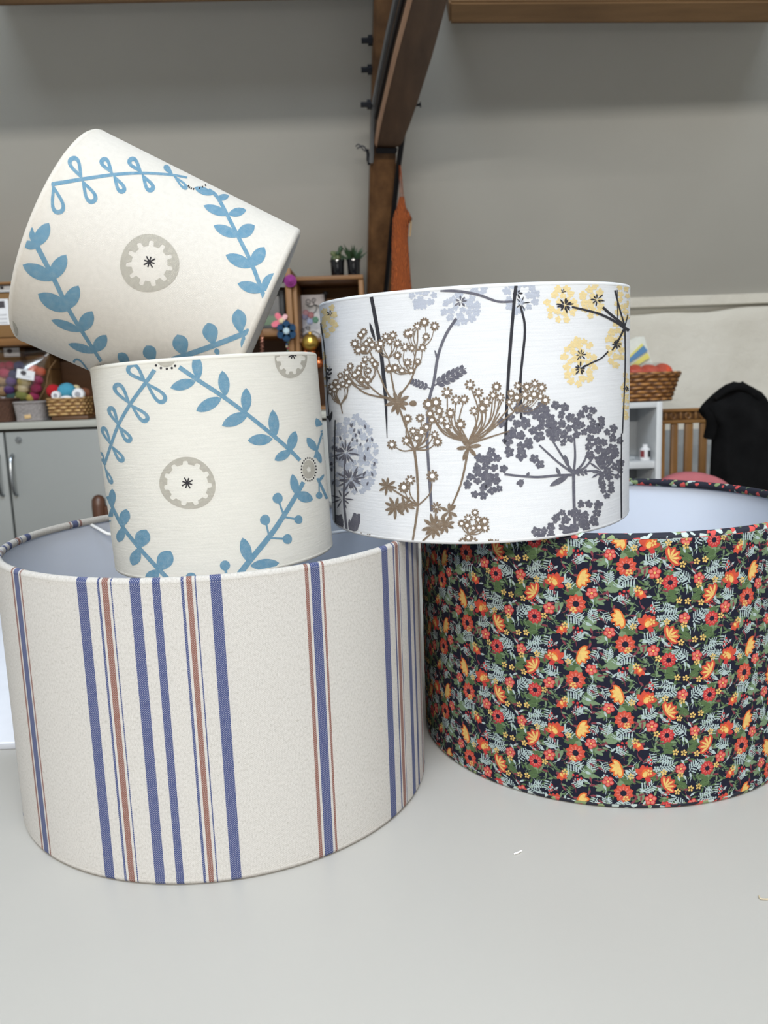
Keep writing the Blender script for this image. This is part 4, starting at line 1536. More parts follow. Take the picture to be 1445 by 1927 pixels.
box('side_panel', (rx0, SY + 0.01, CT), (rx0 + 0.014, SY + 0.26, rz - 0.014), M['pine_v'], su2)
box('side_panel', (rx1 - 0.016, SY + 0.01, CT), (rx1, SY + 0.26, rz - 0.014), M['pine_v'], su2)
box('top_board', (rx0, SY + 0.004, rz - 0.014), (rx1, SY + 0.26, rz), M['pine'], su2)
box('back_panel', (rx0 + 0.014, SY + 0.25, CT), (rx1 - 0.016, SY + 0.26, rz - 0.014), M['pine_b'], su2, 0.001)
zsh = at(580, 636, SY).z
box('shelf_board', (rx0 + 0.014, SY + 0.012, zsh - 0.014), (rx1 - 0.016, SY + 0.25, zsh), M['pine'], su2)
box('top_rail', (rx0 + 0.014, SY + 0.23, rz - 0.06), (rx1 - 0.016, SY + 0.248, rz - 0.014), M['pine'], su2)
box('divider', (at(561, 650, SY).x - 0.006, SY + 0.02, CT), (at(561, 650, SY).x + 0.006, SY + 0.25, zsh - 0.014), M['pine_v'], su2)
box('base_board', (rx0 + 0.014, SY + 0.012, CT), (rx1 - 0.016, SY + 0.25, CT + 0.012), M['pine'], su2)


# cardboard boxes, tags and papers on the upper left shelf
M['card'] = plain('brown cardboard', (126, 94, 56), 0.85, 0, 0.06, 8)
M['paper'] = plain('white paper', (222, 222, 224), 0.8, 0, 0.02)
M['stamp'] = plain('dark printed oval', (70, 66, 70), 0.8)
M['print_grey'] = plain('grey printed lines', (150, 150, 156), 0.8)


def paper_tag(parent, name, px, py, w, h, Y, oval=True, lines=2, tilt=0.0, label=None):
    """printed paper tag, centred at a pixel"""
    c = at(px, py, Y)
    ww, hh = w / FPX * Y, h / FPX * Y
    R_ = Matrix.Rotation(tilt, 3, 'Y')
    bm = bmesh.new()
    add_box(bm, c, (ww, 0.0012, hh), R_, 0)
    o = finish(name, bm, M['paper'], parent, False)
    host = parent or o
    if oval:
        bm = bmesh.new()
        n = 18
        cc = c + R_ @ Vector((-ww * 0.12, -0.0012, hh * 0.15))
        vs = [bm.verts.new(cc + R_ @ Vector((0.26 * hh * 1.25 * math.cos(2 * math.pi * k / n), 0, 0.26 * hh * math.sin(2 * math.pi * k / n)))) for k in range(n)]
        bm.faces.new(vs)
        finish('printed_mark', bm, M['stamp'], o, False)
    for k in range(lines):
        bm = bmesh.new()
        add_box(bm, c + R_ @ Vector((ww * 0.08, -0.001, -hh * (0.12 + 0.15 * k))), (ww * 0.5, 0.0004, hh * 0.03), R_, 0)
        finish('printed_line', bm, M['print_grey'], o, False)
    return o


def card_box(label, x0, x1, y0, y1, Y, depth):
    a, b = at(x0, y1, Y), at(x1, y0, Y)
    t = thing('cardboard_box', label, 'box', ((a.x + b.x) / 2, Y + depth / 2, a.z))
    box('carton', (a.x, Y, a.z), (b.x, Y + depth, b.z), M['card'], t, 0.002)
    box('lid_seam', (a.x - 0.001, Y - 0.001, a.z + (b.z - a.z) * 0.72), (b.x + 0.001, Y + depth, a.z + (b.z - a.z) * 0.72 + 0.003), M['pine_b'], t, 0)
    return t


zsl = at(510, 618, SY).z + 0.0005        # upper shelf level
ytop = SY + 0.05


def px_of_z(px, z, Y):
    lo, hi = 0, 1900
    for _ in range(40):
        m_ = (lo + hi) / 2
        if at(px, m_, Y).z > z:
            lo = m_
        else:
            hi = m_
    return lo


yb = px_of_z(20, zsl, ytop)
cbx = card_box('cardboard box with white printed sheet taped on its front on the upper shelf', -60, 46, 550, yb, ytop, 0.18)
paper_tag(cbx, 'printed_sheet', 2, 587, 30, 46, ytop - 0.002, False, 3)
bm = bmesh.new()
c = at(3, 573, ytop - 0.003)
add_box(bm, c, (0.02, 0.0006, 0.022), None, 0)
finish('printed_photo', bm, M['stamp'], cbx, False)
cb2 = card_box('flat cardboard box with a white oval-marked tag lying on another box', -60, 60, 535.5, 549.3, ytop, 0.17)
paper_tag(cb2, 'paper_tag', 8, 543.5, 34, 11, ytop - 0.002, True, 0)
zb_ = CT + 0.0145
cb3 = card_box('tall cardboard box with white oval-marked tag behind the bag of wool', -58, 36, 655, px_of_z(10, zb_, SY + 0.1), SY + 0.1, 0.045)
paper_tag(cb3, 'paper_tag', 22, 663, 29, 16, SY + 0.098, True, 1)
card_box('short cardboard box beside the bag of wool at back of the shelf', 46, 92, 662, px_of_z(60, zb_, SY + 0.15), SY + 0.15, 0.09)

# baskets on the cupboard top, in front of the shelves
M['wicker'] = None
q = NT('woven wicker')
tc = q.n('ShaderNodeTexCoord')
nz = q.noise(tc.outputs['Object'], 60, 3)
q.l(q.ramp(nz, [(0.3, lin((140, 98, 52))), (0.7, lin((196, 154, 98)))]), q.b.inputs['Base Color'])
q.b.inputs['Roughness'].default_value = 0.6
M['wicker'] = q.m
def weave_mat(name, dark, light, kx, kz):
    """split cane going over and under: light where a strand lies on top, dark in the gaps"""
    q = NT(name)
    tc = q.n('ShaderNodeTexCoord')
    sp = q.n('ShaderNodeSeparateXYZ')
    q.l(tc.outputs['Object'], sp.inputs[0])
    row = q.math('MULTIPLY', sp.outputs[2], kz)
    ph = q.math('MULTIPLY', q.math('FLOOR', row), math.pi)
    along = q.math('ADD', sp.outputs[0], sp.outputs[1])
    h1 = q.math('SINE', q.math('ADD', q.math('MULTIPLY', along, kx), ph))
    h2 = q.math('SINE', q.math('MULTIPLY', q.math('FRACT', row), math.pi))
    h = q.math('MULTIPLY', q.math('ADD', q.math('MULTIPLY', h1, 0.5), 0.62), h2)
    nz = q.noise(tc.outputs['Object'], 60, 3)
    q.l(q.ramp(q.math('ADD', q.math('MULTIPLY', h, 0.8), q.math('MULTIPLY', nz, 0.3)), [(0.2, lin(dark)), (0.75, lin(light))]), q.b.inputs['Base Color'])
    q.b.inputs['Roughness'].default_value = 0.5
    q.bump(h, 0.9, 0.006)
    return q.m


M['wicker'] = weave_mat('pale split cane', (112, 74, 36), (206, 168, 112), 190, 95)
M['wicker_d'] = weave_mat('honey split cane', (84, 48, 20), (172, 120, 64), 150, 85)
M['crochet'] = plain('grey crochet yarn', (138, 132, 130), 0.95, 0, 0.2, 160, 0.6)
M['brown_weave'] = plain('dark brown woven cord', (74, 48, 34), 0.9, 0, 0.25, 140, 0.6)
M['dark_in'] = plain('dark basket inside', (60, 42, 26), 0.9)


def rrect(c, hx, hy, n=10, e=4.0):
    out = []
    for k in range(4 * n):
        a = 2 * math.pi * k / (4 * n)
        ca, sa = math.cos(a), math.sin(a)
        out.append(Vector((c[0] + hx * math.copysign(abs(ca) ** (2 / e), ca), c[1] + hy * math.copysign(abs(sa) ** (2 / e), sa), c[2])))
    return out


def basket(name, label, c, hx, hy, h, taper, mat, rows, amp, rim=0.006, ribs=True, group=None):
    """open woven basket: waves of weft over upright stakes, rolled rim, floor"""
    t = thing(name, label, 'basket', c, group)
    bm = bmesh.new()
    n = 22
    rings = []
    for j in range(rows * 3 + 1):
        f = j / (rows * 3)
        k = taper + (1 - taper) * f
        base = rrect((c[0], c[1], c[2] + h * f), hx * k, hy * k, n)
        rr = []
        for i, p in enumerate(base):
            d = Vector((p.x - c[0], p.y - c[1], 0)).normalized()
            row = j // 3
            s = math.sin(math.pi * i / 2 + (math.pi if row % 2 else 0)) if ribs else 0.3 * math.sin(i * 1.7 + row)
            rr.append(p + d * amp * s * math.sin(math.pi * ((j % 3) + 0.5) / 3))
        rings.append(rr)
    # inside wall
    for f in (1.0, 0.5, 0.06):
        k = (taper + (1 - taper) * f)
        rings.append([p for p in rrect((c[0], c[1], c[2] + h * f), hx * k - 0.007, hy * k - 0.007, n)])
    add_loft(bm, rings)
    finish('weave', bm, mat, t, angle=70)
    bm = bmesh.new()
    add_tube(bm, rrect((c[0], c[1], c[2] + h), hx - 0.001, hy - 0.001, n), rim, 8, closed=True)
    finish('rim', bm, mat, t, angle=80)
    bm = bmesh.new()
    add_tube(bm, rrect((c[0], c[1], c[2] + rim * 0.9), hx * taper, hy * taper, n), rim * 0.85, 8, closed=True)
    finish('foot', bm, mat, t, angle=80)
    return t


BY = SY - 0.055
kz = CT + 0.0005


def span(x0, x1, py, Y):
    a, b = at(x0, py, Y), at(x1, py, Y)
    return (a.x + b.x) / 2, (b.x - a.x) / 2


cx, hx = span(-42, 30, 753, BY)
bh = at(0, 752, BY).z - kz
basket('woven_basket', 'dark brown woven basket at the end of the cupboard top', (cx, BY + 0.0, kz), hx, 0.05, bh, 0.93, M['brown_weave'], 7, 0.002, 0.004)
cx, hx = span(32, 90, 757, BY - 0.005)
gb = basket('crochet_basket', 'grey crochet basket with small tan tag on the cupboard top', (cx, BY - 0.005, kz), hx, 0.05, at(60, 757, BY).z - kz, 0.88, M['crochet'], 9, 0.0016, 0.004)
bm = bmesh.new()
c = at(52, 784, BY - 0.053)
add_box(bm, c, (0.021, 0.002, 0.012), Matrix.Rotation(-0.1, 3, 'Y'), 0.0008)
finish('leather_tag', bm, plain('tan leather', (200, 168, 120), 0.6), gb)
pk = box('wood_plank', (at(111, 785, BY).x, BY - 0.06, kz), (at(178, 785, BY).x, BY + 0.048, kz + 0.013), M['pine_b'])
tag(pk, 'small brown wooden plank under the wicker basket with yarn', 'plank')
cx, hx = span(95, 168, 752, BY)
wk_z = kz + 0.0135
wkh = at(130, 751, BY).z - wk_z
basket('wicker_basket', 'pale wicker basket filled with red and turquoise yarn balls', (cx, BY, wk_z), hx, 0.056, wkh, 0.93, M['wicker'], 5, 0.0035, 0.005)


def yarn_mat(name, c):
    q = NT(name)
    tc = q.n('ShaderNodeTexCoord')
    w_ = q.n('ShaderNodeTexWave')
    w_.inputs['Scale'].default_value = 70
    w_.inputs['Distortion'].default_value = 5
    q.l(tc.outputs['Object'], w_.inputs['Vector'])
    a = lin(c)
    q.l(q.ramp(w_.outputs[0], [(0.1, tuple(v * 0.75 for v in a[:3]) + (1,)), (0.7, a)]), q.b.inputs['Base Color'])
    q.b.inputs['Roughness'].default_value = 0.95
    q.bump(w_.outputs[0], 0.6, 0.003)
    return q.m


YM = {k: yarn_mat('yarn ' + k, c) for k, c in dict(red=(186, 22, 34), turquoise=(76, 158, 186), cream=(226, 206, 160), orange=(206, 84, 46), pink=(186, 66, 92), crimson=(150, 44, 62), purple=(92, 56, 122), navy=(58, 52, 88), yellow=(206, 182, 92), tan=(178, 142, 104), green=(146, 150, 80), teal=(70, 98, 96), skein=(222, 88, 58), magenta=(172, 52, 96), brown=(120, 70, 44)).items()}
q = NT('clear polythene')
q.b.inputs['Base Color'].default_value = (1, 1, 1, 1)
q.b.inputs['Roughness'].default_value = 0.15
tr = q.n('ShaderNodeBsdfTransparent')
tr.inputs[0].default_value = (0.95, 0.95, 0.95, 1)
gl = q.n('ShaderNodeBsdfGlossy')
gl.inputs['Roughness'].default_value = 0.2
mx = q.n('ShaderNodeMixShader')
mx.inputs[0].default_value = 0.14
q.l(tr.outputs[0], mx.inputs[1])
q.l(gl.outputs[0], mx.inputs[2])
q.l(mx.outputs[0], q.out.inputs[0])
M['poly'] = q.m

for lab, px, py, rpx, mt, dy in (('large red yarn ball in the wicker basket', 101, 736, 13.5, 'red', 0.030), ('turquoise yarn ball in the wicker basket', 126, 737, 17, 'turquoise', 0.004), ('cream wool tuft at back of the wicker basket', 143, 732, 8, 'cream', 0.042), ('brown yarn ball at the back corner of the wicker basket', 159, 740, 11, 'brown', 0.020)):
    c = at(px, py, BY + dy)
    tag(ball('yarn_ball', c, rpx / FPX * BY, YM[mt], None, (1, 0.9, 0.95), 0.02, px, 3), lab, 'yarn ball')
for lab, px, py, rpx in (('white cotton reel lying in front of the red yarn ball', 104, 744, 8), ('white cotton reel at end of the wicker basket', 146, 742, 11)):
    c = at(px, py, BY - (0.036 if px < 120 else 0.030))
    r = rpx / FPX * BY
    t = thing('cotton_reel', lab, 'reel', c)
    bm = bmesh.new()
    add_tube(bm, [c + Vector((0, 0.015, 0)), c + Vector((0, 0.004, 0)), c], [r, r, r * 0.92], 24)
    finish('thread_body', bm, M['paper'], t)
    bm = bmesh.new()
    add_tube(bm, [c + Vector((0, 0.001, 0)), c + Vector((0, -0.0015, 0))], r * 0.45, 18)
    finish('paper_end', bm, M['print_grey'], t)
c = at(124, 749, BY - 0.034)
t = tag(ball('yarn_band', c, 0.018, M['paper'], None, (1.1, 0.5, 0.42), 0.02, 5, 3), 'white paper band under the turquoise yarn ball', 'label band')

# clear bag of wool balls
BGY = SY + 0.04
bg = thing('plastic_bag', 'clear plastic bag full of coloured wool balls on the lower shelf', 'bag', at(45, 758, BGY))
bm = bmesh.new()
rings = []
for py, x0, x1, dp in ((757, -20, 78, 0.03), (740, -28, 84, 0.046), (715, -28, 86, 0.05), (690, -25, 89, 0.044), (675, -20, 93, 0.024), (666, -14, 95, 0.006), (660, -12, 96, 0.003)):
    a, b = at(x0, py, BGY), at(x1, py, BGY)
    c = (a + b) / 2
    hx = (b.x - a.x) / 2
    rings.append([Vector((c.x + hx * math.copysign(abs(math.cos(t_)) ** 0.7, math.cos(t_)), BGY + dp * math.sin(t_) + 0.003 * math.sin(5 * t_ + py), c.z + 0.004 * math.sin(3 * t_ + py))) for t_ in [2 * math.pi * k / 32 for k in range(32)]])
add_loft(bm, rings, caps=False)
finish('film', bm, M['poly'], bg, angle=80)
paper_tag(bg, 'paper_tag', 48, 705, 33, 17, BGY - 0.058, True, 2, 0.22)
for px, py, r, k, dy in ((64, 697, 12, 'orange', 0), (76, 700, 11, 'orange', 0.006), (18, 689, 11, 'crimson', 0.0), (36, 690, 12, 'navy', 0.004), (9, 703, 12, 'pink', -0.008), (26, 706, 12, 'navy', -0.006), (21, 718, 11, 'purple', -0.012), (46, 718, 14, 'yellow', -0.012), (44, 731, 12, 'cream', -0.012), (71, 716, 11, 'magenta', -0.006), (68, 731, 12, 'magenta', -0.008), (64, 746, 11, 'magenta', -0.004), (17, 734, 11, 'purple', -0.01), (22, 747, 11, 'teal', -0.006), (41, 744, 13, 'green', -0.01), (57, 749, 9, 'yellow', -0.01), (4, 717, 11, 'tan', -0.006), (5, 690, 10, 'crimson', 0.006), (5, 737, 12, 'tan', -0.006), (72, 706, 9, 'tan', 0.016), (33, 728, 9, 'tan', 0.008), (60, 733, 9, 'tan', 0.008), (34, 750, 9, 'cream', -0.004)):
    c = at(px, py, BGY + dy)
    tag(ball('wool_ball', c, r / FPX * BGY * 0.92, YM[k], None, (1, 0.8, 0.9), 0.05, px, 2), {'orange': 'orange', 'crimson': 'dull crimson', 'pink': 'pink', 'navy': 'dark navy', 'purple': 'purple', 'yellow': 'pale yellow', 'cream': 'cream', 'magenta': 'magenta', 'teal': 'dark teal', 'green': 'olive green', 'tan': 'tan'}[k] + ' wool ball inside the clear plastic bag', 'wool ball', k + ' wool balls in the plastic bag')
tag(tube('hanging_thread', catmull([at(105, 678, SY - 0.02), at(92, 698, SY - 0.02), at(86, 728, SY - 0.02), at(73, 752, SY - 0.02)]), 0.0009, plain('brown thread', (150, 116, 80)), n=5), 'thin brown thread looping down beside the bag of wool', 'thread')

# plants on the small shelf unit
M['pot'] = plain('glossy black ceramic', (14, 15, 20), 0.12, 0, 0.02)
M['soil'] = plain('dark soil', (40, 30, 24), 0.95)
M['leaf_d'] = plain('dark green leaf', (40, 64, 38), 0.5, 0, 0.2, 30)
M['leaf_o'] = plain('olive succulent leaf', (92, 100, 66), 0.5, 0, 0.2, 30)
PY_ = SY + 0.07


def blade(bm, p, d, L_, w, curl=0.0):
    d = Vector(d).normalized()
    s = d.cross(Vector((0.3, 1, 0.2))).normalized()
    a = []
    for i in range(6):
        f = i / 5
        c = Vector(p) + d * L_ * f + Vector((d.x, d.y, -0.4)) * curl * L_ * f * f
        ww = w * (math.sin(math.pi * min(1, f * 0.9 + 0.12)))
        a.append((bm.verts.new(c - s * ww / 2), bm.verts.new(c + Vector((0, -1, 0.3)) * ww * 0.15), bm.verts.new(c + s * ww / 2)))
    for q1, q2 in zip(a, a[1:]):
        for k in (0, 1):
            bm.faces.new((q1[k], q1[k + 1], q2[k + 1], q2[k]))


for lab, px0, px1, spiky in (('small glossy black pot with round-leaved succulent on pine shelf unit', 622, 648, False), ('small glossy black pot with spiky green succulent on pine shelf unit', 653, 678, True)):
    cx, hx = span(px0, px1, 505, PY_)
    hgt = at(635, 490, PY_).z - rz
    t = thing('potted_plant', lab, 'plant', (cx, PY_, rz + 0.0005))
    lathe('pot', [(hx * 0.86, 0), (hx * 0.9, 0.002), (hx, hgt * 0.9), (hx * 1.06, hgt * 0.9), (hx * 1.06, hgt), (hx * 0.94, hgt), (hx * 0.92, hgt * 0.9)], (cx, PY_, rz + 0.0005), M['pot'], t, 28)
    rnd = random.Random(px0)
    if spiky:
        for k in range(26):
            bm = bmesh.new()
            a, e = rnd.uniform(0, 6.28), rnd.uniform(0.1, 1.0)
            blade(bm, (cx + 0.008 * math.cos(a), PY_ + 0.008 * math.sin(a), rz + hgt * 0.85), (math.sin(e) * math.cos(a), math.sin(e) * math.sin(a), math.cos(e)), rnd.uniform(0.045, 0.068) * (1.1 - 0.25 * e), 0.008, 0.12)
            finish('leaf', bm, M['leaf_d'], t, angle=80)
    else:
        for k in range(16):
            a, e = rnd.uniform(0, 6.28), rnd.uniform(0.15, 1.15)
            L_ = rnd.uniform(0.018, 0.036) if k else 0.05
            if k == 0:
                a, e = 0.3, 0.3
            d = Vector((math.sin(e) * math.cos(a), math.sin(e) * math.sin(a), math.cos(e)))
            b_ = Vector((cx, PY_, rz + hgt * 0.9))
            bm = bmesh.new()
            add_tube(bm, [b_, b_ + d * L_ * 0.55, b_ + d * L_ * 0.8, b_ + d * L_ * 0.98, b_ + d * L_ * 1.1], [0.0015, 0.002, 0.0075, 0.008, 0.002], 8)
            finish('leaf', bm, M['leaf_o'] if k % 3 else M['leaf_d'], t, angle=80)

# craft things on the small unit and beside it
FYc = SY - 0.015
M['purple'] = plain('purple felt', (132, 48, 118), 0.9, 0, 0.15, 60)
M['felt_blue'] = plain('teal blue felt', (28, 62, 92), 0.95, 0, 0.2, 80)
M['petal_pink'] = plain('pink petal cloth', (214, 110, 126), 0.8, 0, 0.12, 30)
M['petal_pale'] = plain('pale pink petal cloth', (226, 178, 180), 0.8, 0, 0.1, 30)
c = at(546, 528.6, SY - 0.008)
t = thing('felt_rosette', 'round purple felt rosette on the front of the shelf upright', 'rosette', c)
for k, (r, d) in enumerate(((0.020, 0.0), (0.0145, -0.004), (0.008, -0.008))):
    bm = bmesh.new()
    n = 24
    add_tube(bm, [c + Vector((0, d + 0.006, 0)), c + Vector((0, d, 0)), c + Vector((0, d - 0.003, 0))], [r, r * (1.0), r * 0.7], n)
    finish('felt_layer', bm, M['purple'], t, angle=60)


def petal_flower(name, label, c, petals_, mat_list, centre=None, cm=None, thick=0.004):
    t = thing(name, label, 'flower', c)
    for (ex, ez, w), mt in zip(petals_, mat_list):
        bm = bmesh.new()
        d = Vector((ex, 0, ez))
        n = Vector((-ez, 0, ex)).normalized()
        ring = []
        for k in range(12):
            a = 2 * math.pi * k / 12
            f = 0.5 - 0.5 * math.cos(a)
            ring.append(c + d * f + n * w * 0.5 * math.sin(a) * (0.7 + 0.5 * f))
        add_loft(bm, [[p + Vector((0, thick * 0.5, 0)) for p in ring], [p + Vector((0, -thick * 0.5, 0)) for p in ring]])
        finish('petal', bm, mt, t, angle=50)
    if centre:
        bm = bmesh.new()
        add_tube(bm, [c + Vector((0, 0, 0)), c + Vector((0, -0.006, 0)), c + Vector((0, -0.009, 0))], [centre, centre, centre * 0.6], 16)
        finish('flower_centre', bm, cm, t)
    return t


s_ = FYc / FPX
petal_flower('fabric_flower', 'pink cloth flower pinned behind the blue felt flower', at(530, 604, FYc + 0.006), [(-10 * s_, 14 * s_, 11 * s_), (10 * s_, 11 * s_, 9 * s_), (-19 * s_, -8 * s_, 11 * s_)], [M['petal_pink'], M['petal_pale'], M['petal_pink']], 0.009, plain('cream felt', (206, 188, 150), 0.9))
petal_flower('felt_flower', 'dark blue felt flower with white centre hanging beside the shelf upright', at(539, 623, FYc - 0.006), [(19 * s_ * math.cos(0.5 + k * 1.047), 19 * s_ * math.sin(0.5 + k * 1.047), 15 * s_) for k in range(6)], [M['felt_blue']] * 6, 0.0105, plain('pale felt', (176, 196, 204), 0.9))
bs = thing('bead_string', 'string of small coloured beads hanging under the blue felt flower', 'beads', at(541, 668, FYc))
rnd = random.Random(2)
BM_ = [plain('bead ' + str(i), c, 0.3) for i, c in enumerate(((150, 60, 70), (90, 120, 90), (60, 90, 130), (200, 190, 160)))]
for k in range(11):
    ball('bead', at(541 + rnd.uniform(-1.5, 1.5), 640 + 4 * k, FYc), 0.0036, BM_[k % 4], bs, sub=2)
sp_ = thing('spiral_ornament', 'thin twisted copper spiral hanging from gold pin below the shelf', 'ornament', at(494, 668, FYc))
tube('spiral', [at(493 + 3.5 * math.sin(k * 0.8), 628 + 0.75 * k, FYc) + Vector((0, 0.006 * math.cos(k * 0.8), 0)) for k in range(56)], 0.0013, plain('copper wire', (196, 140, 120), 0.3, 0.8), sp_, 5)
ball('pin_head', at(490.5, 621.5, FYc + 0.01), 0.0055, plain('gold pin', (206, 160, 60), 0.25, 0.9), sp_, sub=2)

# dark picture frame in the left unit
fy = SY + 0.12
zq = at(510, 618, SY).z + 0.0005
pf = thing('picture_frame', 'black picture frame with dim green picture on the shelf behind the pink flower', 'frame', at(510, 615, fy))
fa, fb = Vector((at(468, 600, fy).x, fy, zq)), Vector((at(534, 546, fy).x, fy, at(534, 546, fy).z))
M['frame_k'] = plain('black frame', (22, 24, 26), 0.5)
for lo, hi in (((fa.x, fy - 0.008, zq), (fa.x + 0.018, fy + 0.008, fb.z)), ((fb.x - 0.018, fy - 0.008, zq), (fb.x, fy + 0.008, fb.z)), ((fa.x + 0.018, fy - 0.008, zq), (fb.x - 0.018, fy + 0.008, zq + 0.018)), ((fa.x + 0.018, fy - 0.008, fb.z - 0.018), (fb.x - 0.018, fy + 0.008, fb.z))):
    box('frame_bar', lo, hi, M['frame_k'], pf, 0.002)
q = NT('dim landscape print')
tc = q.n('ShaderNodeTexCoord')
sx_ = q.n('ShaderNodeSeparateXYZ')
q.l(tc.outputs['Generated'], sx_.inputs[0])
q.l(q.ramp(sx_.outputs[2], [(0.0, lin((50, 84, 52))), (0.3, lin((58, 92, 60))), (0.36, lin((40, 42, 46))), (1.0, lin((62, 62, 66)))]), q.b.inputs['Base Color'])
q.b.inputs['Roughness'].default_value = 0.3
box('picture', (fa.x + 0.018, fy, zq + 0.018), (fb.x - 0.018, fy + 0.006, fb.z - 0.018), q.m, pf, 0)

# cellophane packets with cards
M['cello'] = plain('glossy packet card', (206, 202, 206), 0.25, 0, 0.02)


def packet(label, x0, x1, y0, zbase, Y, inner):
    a, b = at(x0, y0, Y), at(x1, y0, Y)
    a.x = max(a.x, rx0 + 0.0155)
    t = thing('card_packet', label, 'packet', ((a.x + b.x) / 2, Y, zbase))
    box('backing_card', (a.x, Y, zbase), (b.x, Y + 0.004, a.z), M['cello'], t, 0.001)
    if inner:
        w = b.x - a.x
        box('insert', (a.x + w * 0.14, Y - 0.002, zbase + 0.012), (b.x - w * 0.08, Y, a.z - (a.z - zbase) * 0.22), M['paper'], t, 0.0005)
        for k in range(3):
            box('printed_line', (a.x + w * 0.2, Y - 0.0028, a.z - (a.z - zbase) * (0.28 + 0.04 * k)), (a.x + w * (0.5 - 0.08 * k), Y - 0.002, a.z - (a.z - zbase) * (0.27 + 0.04 * k)), M['print_grey'], t, 0)
    return t


zsp = zsh + 0.0005
packet('white card packet in shiny wrapper behind the scrolled wire stand', 551, 610, 556, zsp, SY + 0.14, True)
packet('white card packet at the side of the small shelf, partly behind the white lampshade', 617, 675, 566, zsp, SY + 0.16, False)
WSY = SY + 0.06
ws = thing('wire_stand', 'black scrolled wire stand with button flower in front of white packet', 'stand', at(600, 636, WSY))


def curl(cx, cy, r, a0, turns, sg=1, n=22):
    return [at(cx + r * (1 - 0.75 * k / n) * math.cos(a0 + sg * turns * 6.283 * k / n), cy + r * (1 - 0.75 * k / n) * math.sin(a0 + sg * turns * 6.283 * k / n), WSY) for k in range(n + 1)]


for pts in (curl(579, 568, 6, 2.0, 1.3, -1), curl(591, 565, 5, 1.2, 1.2, 1), curl(569, 622, 4, -2, 1.2, 1), curl(579, 618, 4.5, 3.0, 1.3, 1),
            catmull([at(574, 572, WSY), at(583, 577, WSY), at(595, 574, WSY), at(604, 582, WSY)]), catmull([at(588, 570, WSY), at(596, 578, WSY), at(592, 588, WSY), at(586, 590, WSY)]),
            catmull([at(566, 629, WSY), at(570, 633, WSY), at(575, 629, WSY), at(590, 624, WSY), at(602, 630, WSY)]), [at(604, 582, WSY), at(604, 632, WSY)], catmull([at(600, 632, WSY), at(604, 634, WSY), at(612, 634.5, WSY)])):
    tube('wire_scroll', pts, 0.0016, M['iron'], ws, 6)
for px, py, cc in ((575.6, 588.8, (108, 52, 62)), (585, 593, (120, 50, 56)), (574, 596, (62, 56, 86)), (583, 605, (112, 122, 152)), (593.6, 602, (24, 96, 66))):
    c = at(px, py, WSY - 0.006)
    bm = bmesh.new()
    add_tube(bm, [c + Vector((0, 0.003, 0)), c, c + Vector((0, -0.0015, 0))], [0.0105, 0.0105, 0.0085], 18)
    finish('button', bm, plain('button', cc, 0.4), ws)
for px, pt, lab in ((612, 552, 'black rod with flat knob standing behind the white packets'), (629, 573, 'short black rod with round knob beside the second packet')):
    Yk = SY + 0.10
    t = thing('knobbed_rod', lab, 'rod', (at(px, pt, Yk).x, Yk, zsp))
    a = at(px, pt, Yk)
    tube('stem', [(a.x, Yk, zsp), (a.x, Yk, a.z)], 0.0026, M['iron'], t, 8)
    lathe('knob', [(0.003, -0.006), (0.009, -0.002), (0.009, 0.003), (0.004, 0.006)], (a.x, Yk, a.z), M['iron'], t, 14)
M['gold'] = plain('brushed gold', (206, 170, 84), 0.28, 0.9)
M['copper'] = plain('shiny copper', (206, 120, 78), 0.2, 0.95)
for lab, px, py, r, mt, dy in (('large gold bauble in front of the shelf edge', 584, 644, 15.5, 'gold', -0.018), ('small copper bauble under the gold one', 575.5, 664, 6.3, 'copper', 0.005), ('copper bauble beside the shelf divider', 588.5, 664, 6.3, 'copper', 0.005), ('copper bauble low down next to the white lampshade', 600, 683, 9, 'copper', -0.02)):
    Yb = SY + dy
    c = at(px, py, Yb)
    t = thing('bauble', lab, 'bauble', c)
    rr = r / FPX * Yb
    ball('sphere', c, rr, M[mt], t, sub=4)
    lathe('cap', [(rr * 0.25, 0), (rr * 0.25, rr * 0.22), (rr * 0.12, rr * 0.3)], (c.x, c.y, c.z + rr * 0.95), M[mt], t, 14)
    bm = bmesh.new()
    add_tube(bm, [Vector((c.x, c.y, c.z + rr * 1.25)), at(583, 607, WSY - 0.006) if mt == 'gold' else Vector((c.x, c.y + 0.013, c.z + rr * 1.25 + 0.02))], 0.0008, 5)
    finish('hanging_loop', bm, M[mt], t)

# ------------------------------------------------------------------ dark wooden chair behind the table, left
M['dark_wood'] = wood('dark polished wood', (44, 26, 18), (92, 58, 40), 'Z', 5, 0.35)
DCY = 2.12
dl = at(174, 950, DCY).x
dzt = at(185, 931, DCY).z
dc = thing('dining_chair', 'dark turned-wood dining chair behind the striped lampshade', 'chair', (dl + 0.2, DCY - 0.2, 0))
for x in (dl + 0.017, dl + 0.40):
    lathe('back_post', [(0.016, 0), (0.018, 0.3), (0.017, 0.45), (0.019, 0.6), (0.016, 0.7), (0.018, dzt - 0.06), (0.0185, dzt - 0.03), (0.017, dzt - 0.012), (0.010, dzt - 0.003), (0.002, dzt)], (x, DCY, 0), M['dark_wood'], dc, 18)
    lathe('leg', [(0.014, 0), (0.019, 0.2), (0.019, 0.42)], (x, DCY - 0.36, 0), M['dark_wood'], dc, 16)
box('seat', (dl, DCY - 0.40, 0.42), (dl + 0.417, DCY - 0.02, 0.455), M['dark_wood'], dc, 0.008)
box('top_rail', (dl + 0.03, DCY - 0.008, dzt - 0.10), (dl + 0.387, DCY + 0.010, dzt - 0.03), M['dark_wood'], dc, 0.004)
for k in range(4):
    x = dl + 0.09 + k * 0.08
    box('back_slat', (x - 0.012, DCY - 0.005, 0.455), (x + 0.012, DCY + 0.005, dzt - 0.10), M['dark_wood'], dc, 0.003)

